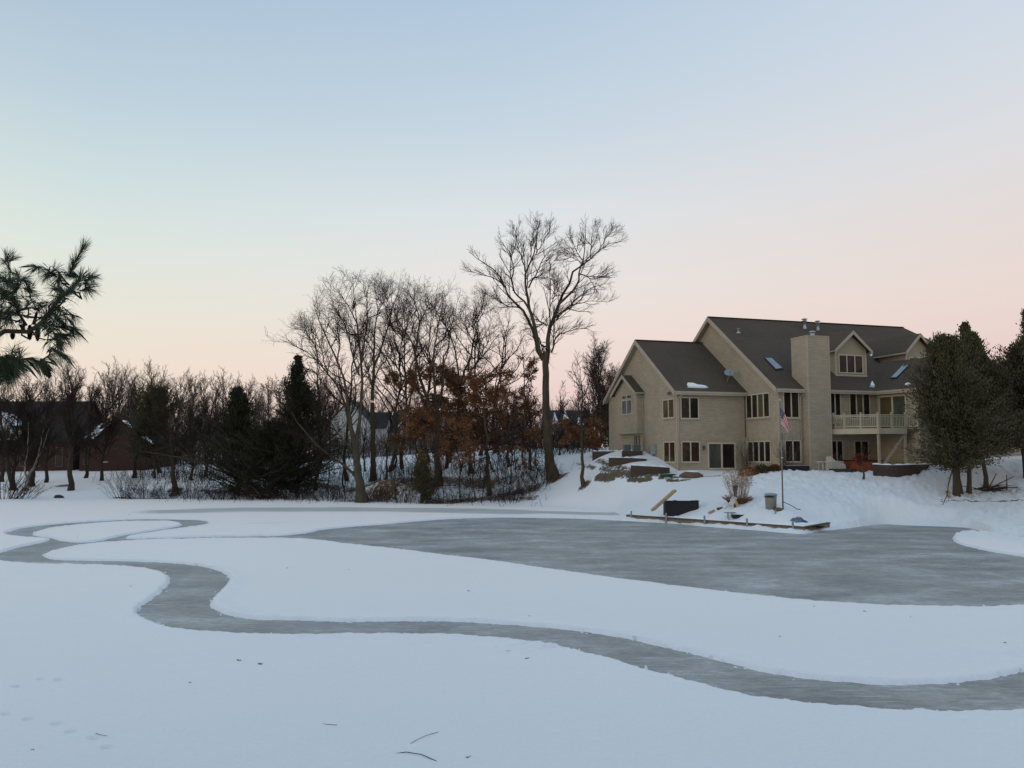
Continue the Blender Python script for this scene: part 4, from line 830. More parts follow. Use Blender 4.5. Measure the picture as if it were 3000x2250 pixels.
oakD = [(fm(PO, [(1850,1250),(1900,1030),(1960,920),(1990,750),(2030,560),(2000,330)]), .17, .014, 1.5), (fm(PO, [(1880,1180),(1960,1040),(2030,930),(2100,800),(2210,690)]), .14, .014, -2), (fm(PO, [(1850,1150),(1820,900),(1760,660),(1800,480),(1820,370)]), .13, .014, 2), (fm(PO, [(1990,750),(1900,600),(1850,460)]), .07, .012, -1),
 (fm(PO, [(2030,560),(2090,450),(2130,350)]), .06, .012, 1), (fm(PO, [(2030,930),(2060,760),(2150,600),(2180,480)]), .07, .012, 1), (fm(PO, [(1760,660),(1680,540),(1650,420)]), .06, .012, -1)]
bare_tree('oak_tree', 'leaning bare oak at the right end of the oak row, beside the tallest tree', None, [([(1313,1362),(1325,1290),(1340,1220),(1347,1150)], .26, .2, 0)], oakD, 95, 24, twigs, 'bark')
# ---- leafy and small trees grown by rule
def grown_tree(name, label, px, py, Y, top_py, seed, spread, levels, trunk_r=.12, lean=(0, 0), first=.25, nlimb=14, limb_ang=(35, 70), limb_len=.45, mat='bark', twig='twig', leaves=None, group=None, cat='tree', up=.1, loc=None, height=None, stems=1, lenfall=.55):
    rng = R(seed)
    if loc is None:
        b = at_y(px, py, Y); b = np.array([b[0], b[1], ground_z(b[0], b[1])]); h = at_y(px, top_py, Y)[2]-b[2]
    else: b = np.array(loc, float); h = height
    root = thing(name, b, label, cat, 0, group); TP, TR = [], []
    for s in range(stems):
        z = np.linspace(0, 1, 14); off = rng.normal(size=2)*.18*h*(stems > 1) ; w_ = np.cumsum(rng.normal(size=(14, 2))*.012*h, 0)
        st = rng.normal(size=2)*.25*(stems > 1)
        TP.append(np.stack([b[0]+st[0]+(lean[0]*h+off[0])*z**1.2+w_[:, 0], b[1]+st[1]+(lean[1]*h+off[1])*z**1.2+w_[:, 1], b[2]-.25+(h*(1 if s == 0 else rng.uniform(.7, 1))+.25)*z], 1)); TR.append(trunk_r*(1-.9*z)*(1+.5*np.exp(-z*20)))
    TP, TR = np.array(TP), np.array(TR)
    V, Fq = [], []; tubes(TP, TR, 8, V, Fq); commit('trunk', V, Fq, M[mat], root, b)
    P, Rd = grow(rng, TP, TR, nlimb, first, .97, limb_ang, limb_len*h*spread, .014, up=up, wig=.13, S=8, rmin=.012, lenfall=lenfall)
    V, Fq = [], []; tubes(P, Rd, 4, V, Fq); allb = [P]
    for lv in levels: P, Rd = grow(rng, P, Rd, **lv); tubes(P, Rd, 3, V, Fq); allb.append(P)
    commit('crown', V, Fq, M[twig], root, b)
    if leaves:
        k, ln, wd_, lm, (z0, z1), dr = leaves; pts = np.concatenate([a[:, 1:].reshape(-1, 3) for a in allb[-2:]]); zz = (pts[:, 2]-b[2])/h; pts = pts[(zz > z0) & (zz < z1) & (vnoise(pts[:, 0]*1.0+50+seed, pts[:, 2]*1.5+pts[:, 1]*.5+90) > .36)]
        pts = pts[rng.randint(0, len(pts), k)]+rng.normal(size=(k, 3))*.10
        V, Fq = [], []; leaf_quads(rng, pts, ln, wd_, V, Fq, dr); commit('leaves', V, Fq, M[lm], root, b, False)
    return root
T2 = lambda a, b, l1=-.45, l2=-.5, up=.08: [dict(n=a, t0=.2, t1=1., ang=(25, 60), length=l1, rfac=.011, up=up, wig=.12, S=6, rmin=.012, lenfall=.3), dict(n=b, t0=.2, t1=1., ang=(25, 60), length=l2, rfac=.01, up=up*.5, wig=.15, S=4, rmin=.0105, lenfall=.25)]
FLAT = lambda a, b: [dict(n=a, t0=.2, t1=1., ang=(30, 65), length=-.6, rfac=.011, up=.0, wig=.15, S=6, rmin=.012, flat=.7, lenfall=.25), dict(n=b, t0=.2, t1=1., ang=(30, 65), length=-.55, rfac=.01, up=-.05, wig=.2, S=4, rmin=.0105, flat=.5, lenfall=.25)]
# rust-leaved young oaks
grown_tree('rust_oak', 'rust leaved oak with a level orange branch hanging over the shore bank', 1434, 1453, 76.5, 1085, 31, 1.2, FLAT(8, 6), .2, (.0, 0), .30, 20, (60, 98), .44, leaves=(12500, .17, .10, 'rust_leaf', (.26, 1.0), .5), up=-.02)
grown_tree('rust_oak', 'rust leaved oak between the bare oaks, its foliage hanging before a white house', 1210, 1420, 79, 1150, 32, 1.3, FLAT(8, 6), .15, (.08, 0), .36, 16, (65, 100), .42, leaves=(9500, .17, .10, 'rust_leaf', (.3, .85), .5), up=-.02)
grown_tree('rust_oak', 'dark rust oak whose leaves fill the centre of the oak row', 1385, 1395, 86, 1060, 33, 1.2, FLAT(8, 6), .2, (-.03, 0), .35, 18, (55, 95), .42, leaves=(12500, .19, .11, 'rust_dark', (.25, .98), .45), up=0)
grown_tree('rust_oak', 'slender oak with sparse rust leaves close to the left of the tallest trunk', 1560, 1385, 82, 1010, 34, .85, T2(7, 5), .13, (-.01, 0), .3, 16, (35, 75), .36, leaves=(4200, .16, .09, 'rust_dark', (.25, .9), .5))
grown_tree('rust_oak', 'young oak alone on the snowy slope, brown leaves on its lower half', 1713, 1414, 70, 1075, 35, .9, T2(8, 6), .15, (.01, 0), .25, 18, (30, 65), .38, leaves=(3600, .15, .09, 'rust_leaf', (.25, .55), .5))
grown_tree('rust_oak', 'rust leaved oak against the left end of the tan house', 1790, 1340, 79.5, 1150, 36, 1.0, T2(8, 6), .12, (0, 0), .15, 16, (35, 75), .5, leaves=(5200, .15, .09, 'rust_leaf', (.05, .62), .5))
grown_tree('rust_oak', 'dim rust oak standing behind the thick reddish oak trunk', 1305, 1375, 91, 1095, 38, 1.25, FLAT(8, 6), .18, (.02, 0), .22, 20, (55, 95), .42, leaves=(8000, .19, .11, 'rust_dark', (.25, .98), .45), up=0)
grown_tree('rust_oak', 'low rust oak behind the slender oaks, left of the tallest trunk', 1490, 1390, 87, 1135, 39, 1.3, FLAT(8, 6), .16, (.02, 0), .15, 20, (50, 95), .45, leaves=(6500, .18, .10, 'rust_dark', (.2, .98), .45), up=0)
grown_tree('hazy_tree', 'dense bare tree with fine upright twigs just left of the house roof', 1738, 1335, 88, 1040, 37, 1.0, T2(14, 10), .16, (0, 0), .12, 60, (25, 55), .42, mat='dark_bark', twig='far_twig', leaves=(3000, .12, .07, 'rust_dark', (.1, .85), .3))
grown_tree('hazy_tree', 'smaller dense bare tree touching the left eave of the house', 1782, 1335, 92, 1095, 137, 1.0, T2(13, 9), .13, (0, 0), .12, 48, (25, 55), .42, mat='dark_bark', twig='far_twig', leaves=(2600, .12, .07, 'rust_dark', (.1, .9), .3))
# ---- junipers
def juniper(label, px, py, Y, top_py, seed, width, skirt=.0, stems=1, mat='cedar', n=1500, dense=11, name='juniper_tree', lean=(0, 0), trunk_r=.14, group=None, shape=.75, bump=.5, ln=.17, wdt=.085, loc=None, height=None, tuft=1.0):
    rng = R(seed)
    if loc is None:
        b = at_y(px, py, Y); b = np.array([b[0], b[1], ground_z(b[0], b[1])]); h = at_y(px, top_py, Y)[2]-b[2]
    else: b = np.array(loc, float); h = height
    root = thing(name, b, label, 'tree', 0, group)
    z = np.linspace(0, 1, 12); w_ = np.cumsum(rng.normal(size=(12, 2))*.006*h, 0)
    TP = np.stack([b[0]+lean[0]*h*z+w_[:, 0], b[1]+lean[1]*h*z+w_[:, 1], b[2]-.25+(h*.97+.25)*z], 1)[None]; TR = (trunk_r*(1-.93*z)*(1+.4*np.exp(-z*18)))[None]
    V, Fq = [], []; tubes(TP, TR, 8, V, Fq)
    # branches
    t = rng.uniform(skirt, .985, n)**.9; t = skirt+(t-t.min())/(t.max()-t.min())*(.985-skirt)
    rel = (t-skirt)/(1-skirt); prof = np.minimum(1, (rel+.05)/.14)**.6*(1-rel)**shape; prof = np.maximum(prof, .025)*np.where(rng.rand(n) < .06, 1.35, 1)
    azm = rng.uniform(0, 2*np.pi, n)
    nb = max(30, n//11); cid = rng.randint(0, nb, n); ct = (skirt+(np.sort(rng.rand(nb))**.85)*(.985-skirt)); ca = rng.uniform(0, 2*np.pi, nb); cl = rng.uniform(.48, 1.32, nb)
    own = rng.rand(n) < .80; t = np.where(own, np.clip(ct[cid]+rng.normal(size=n)*.012, skirt, .985), t); azm = np.where(own, ca[cid]+rng.normal(size=n)*.20, azm); blen = np.where(own, cl[cid], .75)
    rel = (t-skirt)/(1-skirt); prof = np.minimum(1, (rel+.05)/.14)**.6*(1-rel)**shape; prof = np.maximum(prof, .025)*np.where(rng.rand(n) < .05, 1.3, 1)
    lob = 1+bump*(.5*np.sin(azm*3+rel*9+seed)+.5*np.sin(azm*5-rel*17))*.5
    L = 1.28*width*prof*rng.uniform(.55, 1.12, n)*lob*blen
    f = t*11; i = np.minimum(f.astype(int), 10); fr = (f-i)[:, None]; p0 = TP[0, i]*(1-fr)+TP[0, i+1]*fr
    rise = rng.uniform(.05, .4, n)+rel*.8
    d = np.stack([np.cos(azm), np.sin(azm), rise], 1); d /= np.linalg.norm(d, axis=1, keepdims=True)
    S = 6; out = np.empty((n, S, 3)); out[:, 0] = p0
    for s in range(1, S): d = d+rng.normal(size=d.shape)*.10; d /= np.linalg.norm(d, axis=1, keepdims=True); out[:, s] = out[:, s-1]+d*(L/(S-1))[:, None]
    br = np.repeat((.006+.011*L)[:, None], S, 1)*np.linspace(1, .35, S); tubes(out[:n//2], br[:n//2], 3, V, Fq)
    commit('trunk', V, Fq, M['bark'], root, b)
    V, Fq = [], []
    k = int(dense*2.1); u = rng.uniform(.30, 1.0, (n, k))**.8*(S-1); i = np.minimum(u.astype(int), S-2); fr = (u-i)[..., None]; bi = np.arange(n)[:, None]
    pos = (out[bi, i]*(1-fr)+out[bi, i+1]*fr).reshape(-1, 3); dr = (out[bi, i+1]-out[bi, i]); dr /= np.linalg.norm(dr, axis=2, keepdims=True)+1e-9
    dr = dr.reshape(-1, 3)*1.0+np.repeat(np.stack([0*rel, 0*rel, .3+1.5*rel**2], 1), k, 0); leaf_quads(rng, pos+rng.normal(size=pos.shape)*.11*tuft, ln, wdt, V, Fq, 0, dr)
    commit('crown', V, Fq, M[mat], root, b, False)
    return root
juniper('dark juniper with a hooked tip, left one of the two evergreens before the oaks', 700, 1455, 86, 1130, 41, 4.6, .04, n=1600, mat='spruce', shape=.8, bump=.9, dense=13)
juniper('tallest dark juniper, pointed, half hidden behind the bare oak limbs', 868, 1452, 86, 1034, 42, 5.0, .03, n=2000, mat='spruce', shape=1.0, bump=.9, dense=13)
juniper('low dark juniper filling the gap between the two pointed evergreens', 790, 1456, 84, 1240, 43, 3.6, .02, n=1100, mat='spruce', shape=.5, dense=13)
juniper('small ragged juniper at the waterline under the rust oaks', 1236, 1464, 76, 1325, 44, 1.35, .03, n=420, dense=9, shape=.7)
juniper('juniper nearest the house corner, wide and brownish with a bare pale trunk', 2803, 1455, 55.5, 985, 45, 3.1, .18, n=1900, dense=13, trunk_r=.2, shape=.6)
juniper('juniper with a thin feathery top, second trunk from the house', 2838, 1451, 56.5, 938, 46, 2.5, .28, n=800, dense=11, trunk_r=.15, shape=1.35)
juniper('juniper on the third trunk of the group, beside the fallen branches', 2893, 1435, 58, 965, 47, 3.4, .22, n=1800, dense=13, trunk_r=.15, shape=1.0)
juniper('juniper at the right edge, spreading low beyond the fallen branches', 3010, 1425, 59, 1000, 48, 3.8, .20, n=1700, dense=13, trunk_r=.16, shape=.75)
juniper('thin leaning juniper stem close behind the nearest pale trunk', 2820, 1450, 56.2, 1150, 49, 1.4, .5, n=300, dense=11, trunk_r=.1, shape=.6, lean=(-.06, 0))
juniper('tall sparse evergreen cut off by the right edge', 3035, 1400, 63, 885, 50, 2.3, .15, n=800, dense=9, shape=1.2)
# ---- left shore trees
grown_tree('pear_tree', 'upright bare tree with dense rising branches in front of the brick house', 205, 1438, 88, 1108, 61, 1.0, T2(11, 8), .28, (0, 0), .22, 34, (18, 40), .46, mat='dark_bark', twig='twig', stems=1, lenfall=.5)
grown_tree('bare_tree', 'dark bare tree on the left shore, standing in the brush clump', 515, 1435, 86, 1165, 62, 1.1, T2(11, 8), .26, (-.06, 0), .24, 26, (30, 65), .48, mat='dark_bark')
juniper('squat olive evergreen behind the dark bare tree in the brush', 455, 1415, 97, 1140, 63, 4.4, .22, n=1000, dense=10, mat='cedar', shape=.4)
grown_tree('bare_tree', 'spreading bare tree whose thin crown tops the olive evergreen', 470, 1400, 104, 1085, 64, 1.1, T2(7, 5), .24, (0, 0), .45, 16, (30, 60), .42)
grown_tree('bare_tree', 'thick bare trunk pair at the far left edge', 40, 1425, 90, 1165, 65, 1.1, T2(10, 7), .24, (.02, 0), .22, 24, (28, 60), .48, mat='dark_bark', stems=2)
grown_tree('birch_tree', 'slim pale stemmed birch before the brick house', 78, 1432, 88.5, 1230, 66, .9, T2(9, 6), .13, (.10, 0), .25, 18, (22, 45), .45, mat='birch', stems=3)
grown_tree('bare_tree', 'bare trunk rising from the brown mulch patch on the left lawn', 95, 1418, 93, 1150, 67, 1.1, T2(11, 7), .3, (0, 0), .24, 26, (28, 60), .48, mat='dark_bark')
grown_tree('bare_tree', 'fine twigged bare tree filling the space between olive evergreen and junipers', 605, 1405, 99, 1190, 68, 1.2, T2(11, 8), .2, (0, 0), .16, 30, (25, 60), .5, mat='dark_bark')
grown_tree('bare_tree', 'bare tree behind the shore brush, left of the dark juniper', 560, 1420, 95, 1210, 69, 1.2, T2(10, 7), .16, (0, 0), .18, 24, (25, 60), .5, mat='dark_bark')
grown_tree('bare_tree', 'bare tree with drooping fine twigs in front of the brick gable', 300, 1418, 97, 1175, 161, 1.2, T2(11, 8), .2, (.03, 0), .2, 28, (30, 70), .46, mat='dark_bark')
grown_tree('bare_tree', 'bare tree hiding the right slope of the brick gable', 392, 1415, 98, 1155, 162, 1.2, T2(11, 8), .22, (-.02, 0), .2, 28, (28, 65), .46, mat='dark_bark')
grown_tree('bare_tree', 'dark bare tree between the mulch patch and the upright tree', 140, 1412, 97, 1185, 163, 1.2, T2(11, 8), .2, (0, 0), .18, 28, (28, 65), .48, mat='dark_bark')
grown_tree('bare_tree', 'bare tree crowding the corner between the two brick houses', 248, 1405, 101, 1150, 164, 1.1, T2(11, 8), .2, (0, 0), .2, 28, (25, 60), .46, mat='dark_bark')
grown_tree('bare_tree', 'wide bare tree in front of the left end of the large brick house', 5, 1410, 98, 1175, 165, 1.2, T2(11, 8), .24, (0, 0), .2, 28, (28, 65), .48, mat='dark_bark')
for k, (px, py, Y, tp, lb) in enumerate([(920,1415,89,1020,'slim bare tree between the tall juniper and the low-forking oak'), (1012,1400,92,925,'bare tree with a narrow crown behind the low-forking oak'), (1125,1392,94,875,'bare tree between the low-forking oak and the straight dark oak'), (1182,1386,95,890,'bare tree with fine crown right of the straight dark oak'), (1246,1380,97,870,'bare tree just left of the thick reddish oak'), (1400,1372,98,885,'bare tree between the reddish oak and the leaning oak'), (1455,1366,99,930,'bare tree with a thin crown right of the leaning oak')]):
    grown_tree('bare_tree', lb, px, py, Y, tp, 171+k, 1.0, T2(8, 5), .18, (R(k).uniform(-.05, .05), 0), .3, 22, (35, 65), .42, mat='bark')
# ---- saplings in the belt
sap = [(1345,1450,77,1250,.05),(1390,1472,75,1225,.05),(1480,1482,73.5,1300,.05),(1405,1480,73.8,1320,.04),(1490,1440,78,1180,.07),(1555,1400,81,1200,.06),(1130,1402,82,1190,.10),(1500,1330,98,1120,.10),(1530,1345,92,1110,.09),(1460,1430,79,1260,.05),(1590,1465,75,1300,.04),(1575,1440,77,1250,.05),(1165,1450,77,1330,.04),(1190,1455,77,1350,.04),(1005,1400,90,1230,.08),(960,1415,88,1240,.07),(1220,1380,92,1150,.10),(1150,1375,95,1160,.11),(1420,1350,98,1130,.1),(1545,1340,97,1130,.11),(1640,1345,90,1130,.08),(1350,1400,88,1180,.07),(1300,1440,78,1300,.04),(1010,1440,82,1300,.05),(1070,1380,96,1170,.1),(1460,1345,97,1140,.1),(1660,1335,94,1160,.07),(1510,1410,82,1280,.05)]
for i, (px, py, Y, tp, r_) in enumerate(sap):
    grown_tree('sapling', 'thin bare sapling among the tree belt on the far bank', px, py, Y, tp, 200+i, .8, T2(5, 4), r_, (R(i).uniform(-.12, .12), 0), .25, 11, (30, 65), .42, mat='dark_bark', group='saplings in the tree belt')
# ---- shrubs: stems from the ground
def shrub(label, px, py, Y, seed, h, wdt, stems, mat='twig', name='shrub', group=None, loc=None, sub=(5, 3), lean=0.0, r=.012, leaves=None, base_mat=None):
    rng = R(seed)
    b = at_y(px, py, Y) if loc is None else np.array(loc, float); b = np.array([b[0], b[1], ground_z(b[0], b[1]) if loc is None else b[2]])
    root = thing(name, b, label, 'shrub', 0, group)
    a = rng.uniform(0, 2*np.pi, stems); q = rng.uniform(0, 1, stems)**.6
    p0 = b+np.stack([np.cos(a)*q*wdt*.35, np.sin(a)*q*wdt*.3, np.full(stems, -.1)], 1)
    d = np.stack([np.cos(a)*q*wdt/h*.9+lean, np.sin(a)*q*wdt/h*.9, np.ones(stems)], 1); d /= np.linalg.norm(d, axis=1, keepdims=True)
    S = 7; L = h*rng.uniform(.55, 1.1, stems); out = np.empty((stems, S, 3)); out[:, 0] = p0
    for s in range(1, S): d = d+rng.normal(size=d.shape)*.10; d /= np.linalg.norm(d, axis=1, keepdims=True); out[:, s] = out[:, s-1]+d*(L/(S-1))[:, None]
    Rd = np.full((stems, S), r)*np.linspace(1.2, .5, S)
    V, Fq = [], []; tubes(out, Rd, 4, V, Fq); P = out
    for i, k in enumerate(sub): P, Rd = grow(rng, P, Rd, k, .25, 1., (20, 50), -.42, .01, up=.05, wig=.15, S=4, rmin=.008); tubes(P, Rd, 3, V, Fq)
    commit('stems', V, Fq, M[mat], root, b)
    if leaves:
        k, ln, w2_, lm = leaves; pts = P[:, 1:].reshape(-1, 3); pts = pts[rng.randint(0, len(pts), k)]+rng.normal(size=(k, 3))*.05; V, Fq = [], []; leaf_quads(rng, pts, ln, w2_, V, Fq); commit('leaves', V, Fq, M[lm], root, b, False)
    return root
shrub('wide leafless shrub with arching stems, left end of the brush on the left shore', 365, 1455, 84, 71, 3.2, 3.2, 46, lean=-.15)
shrub('tangled grey brush between the arching shrub and the dark bare tree', 425, 1458, 84.5, 72, 2.2, 3.4, 60, sub=(6, 4))
shrub('low twiggy brush right under the dark bare tree', 485, 1460, 84, 73, 1.7, 2.6, 46, sub=(6, 4))
shrub('leafless shrub with spreading stems right of the dark bare tree', 560, 1458, 84.5, 74, 2.6, 3.0, 46)
shrub('bare multi-stem bush at the left edge of the pond', 15, 1476, 81, 75, 3.4, 3.6, 40, lean=.12, r=.02)
shrub('arching leafless bush beside the multi-stem bush at left edge', 62, 1472, 81.5, 76, 2.3, 3.0, 26, lean=.35, r=.017)
shrub('tangled bush under the dark junipers', 650, 1462, 82.5, 77, 1.8, 2.6, 50, sub=(6, 4))
for i, (px, py, Y, h, wd2) in enumerate([(760,1463,82,1.7,3),(860,1462,82,1.5,3),(960,1462,80,1.8,3),(1110,1462,78,2.0,2.6),(1180,1470,77,2.4,2.6),(1300,1476,75.5,1.8,2.8),(1350,1478,75,1.6,2.2),(1460,1484,73.5,2.0,2.2),(1500,1486,73,2.6,2.4),(1545,1482,74,2.2,2.6),(1590,1470,75,2.0,2.4),(1240,1440,79,2.2,3.),(1400,1440,79,2.2,3.2),(1530,1440,78,2.0,3.),(1000,1440,83,2.2,3.2),(900,1430,88,2.2,3.2),(1600,1430,77,1.6,2.)]):
    shrub('low leafless shrub along the far shore below the trees', px, py, Y, 80+i, h, wd2, 30, group='leafless shrubs along the shore', sub=(5, 4))
shrub('rust leaved shrub below the slender oak on the bank', 1545, 1405, 80, 98, 2.0, 2.0, 26, leaves=(900, .13, .08, 'rust_leaf'))
shrub('brown leaved shrub at the foot of the thick reddish oak trunk', 1260, 1440, 78.2, 99, 1.6, 1.6, 24, leaves=(700, .13, .08, 'rust_leaf'))
# ---- woods behind: a few kinds of bare tree, copied
def far_kind(seed, h, spread, nl, la, mat='far_twig', stems=1):
    rng = R(seed); z = np.linspace(0, 1, 10); w_ = np.cumsum(rng.normal(size=(10, 2))*.01*h, 0); TP = np.stack([w_[:, 0], w_[:, 1], h*z-.3], 1)[None]; TR = (.017*h*(1-.92*z))[None]
    V, Fq = [], []; tubes(TP, TR, 6, V, Fq); P, Rd = grow(rng, TP, TR, nl+8, .10, .97, la, h*.42*spread, .011, up=.12, wig=.12, S=7, rmin=.02, lenfall=.5); tubes(P, Rd, 3, V, Fq)
    P, Rd = grow(rng, P, Rd, 9, .2, 1., (20, 50), -.45, .01, up=.1, wig=.12, S=5, rmin=.019, lenfall=.3); tubes(P, Rd, 3, V, Fq); P, Rd = grow(rng, P, Rd, 5, .2, 1., (20, 50), -.5, .01, up=.08, wig=.16, S=3, rmin=.017, lenfall=.25); tubes(P, Rd, 3, V, Fq)
    return np_mesh('woodland_tree', np.concatenate(V), Fq, True)
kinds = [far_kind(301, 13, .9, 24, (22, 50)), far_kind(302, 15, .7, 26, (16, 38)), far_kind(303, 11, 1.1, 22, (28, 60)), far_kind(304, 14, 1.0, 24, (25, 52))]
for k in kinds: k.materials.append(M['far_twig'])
rng = R(77); far = []
for px, tp in [(-60,1130),(-20,1150),(20,1128),(55,1140),(90,1128),(125,1112),(160,1104),(190,1115),(225,1106),(262,1118),(300,1112),(325,1102),(350,1096),(378,1110),(410,1128),(440,1112),(470,1118),(520,1118),(548,1120),(575,1112),(600,1116),(625,1112),(652,1114),(680,1118),(712,1130),(745,1140),(785,1128),(815,1120),(850,1140),(905,1150),(935,1128),(960,1120),(985,1135),(1010,1140),(1040,1150),(1085,1150),(1120,1160),(1150,1150),(1185,1165),(1220,1160),(1260,1165),(1300,1170),(1340,1168),(1380,1175),(1420,1180),(1460,1185),(1500,1180),(1535,1170),(1580,1190),(1625,1200),(1660,1180),(1690,1150),(1765,1140),(1800,1170)]:
    far.append((px+rng.uniform(-6, 6), tp+rng.uniform(-6, 10), rng.uniform(135, 190)))
for px in range(-60, 1720, 15): far.append((px+rng.uniform(-9, 9), rng.uniform(1165, 1240) if px > 700 else rng.uniform(1160, 1235), rng.uniform(125, 185)))
for i, (px, tp, Y) in enumerate(far):
    b = at_y(px, 1335, Y); z = ground_z(b[0], b[1]); h = at_y(px, tp, Y)[2]-z; k = rng.randint(4); o = link('woodland_tree', kinds[k], None, None, (b[0], b[1], z))
    s = h/[13, 15, 11, 14][k]; o.scale = (s, s, s); o.rotation_euler = (0, 0, rng.uniform(0, 6.28))
    tag(o, 'bare grey woodland tree in the far line beyond the pond', 'tree', 'bare trees of the woods beyond')
def brush(name, pts, n, h0, h1, seed, mat, rad, sub=4, width=3.0):
    rng = R(seed); q = np.array([at_y(*p)[:2] for p in pts]); c = resample(q, 400)[rng.randint(0, 400, n)]+rng.normal(size=(n, 2))*[width*.5, width]
    z = base_height(c)[0]; d = np.stack([rng.normal(size=n)*.28, rng.normal(size=n)*.28, np.ones(n)], 1); d /= np.linalg.norm(d, axis=1, keepdims=True); L = rng.uniform(h0, h1, n)*rng.uniform(.6, 1, n)
    out = np.empty((n, 6, 3)); out[:, 0] = np.c_[c, z-.1]
    for s_ in range(1, 6): d = d+rng.normal(size=d.shape)*.1; d /= np.linalg.norm(d, axis=1, keepdims=True); out[:, s_] = out[:, s_-1]+d*(L/5)[:, None]
    Rd = np.full((n, 6), rad)*np.linspace(1.2, .5, 6); V, Fq = [], []; tubes(out, Rd, 3, V, Fq); P, Rd = grow(rng, out, Rd, sub, .2, 1., (20, 55), -.42, .012, up=.05, wig=.15, S=4, rmin=rad*.5); tubes(P, Rd, 3, V, Fq)
    P, Rd = grow(rng, P, Rd, 3, .2, 1., (20, 55), -.5, .012, up=.05, wig=.15, S=3, rmin=rad*.45); tubes(P, Rd, 3, V, Fq)
    o = link(name, np_mesh(name, np.concatenate(V), Fq, True), M[mat]); tag(o, kind='stuff'); return o
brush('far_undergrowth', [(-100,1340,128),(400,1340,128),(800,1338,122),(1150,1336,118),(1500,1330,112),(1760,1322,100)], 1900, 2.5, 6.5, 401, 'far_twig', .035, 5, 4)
brush('lawn_undergrowth', [(370,1412,99),(450,1408,99),(560,1408,97),(660,1405,97)], 260, 1.0, 3.4, 405, 'twig', .016, 4, 2.2)
brush('slope_undergrowth', [(1540,1340,97),(1640,1330,94),(1760,1322,88)], 260, 1.5, 4.5, 404, 'twig', .018, 4, 2.5)
brush('bank_undergrowth', [(560,1455,84),(760,1455,83),(1000,1450,82),(1250,1450,79),(1450,1462,77),(1580,1450,77)], 1100, .4, 1.9, 402, 'twig', .011, 3, 2.6)
brush('left_undergrowth', [(520,1420,95),(700,1415,93),(900,1415,92),(1050,1415,90),(1350,1400,86),(1520,1390,84)], 800, 1.0, 4.0, 403, 'twig', .016, 4, 3)
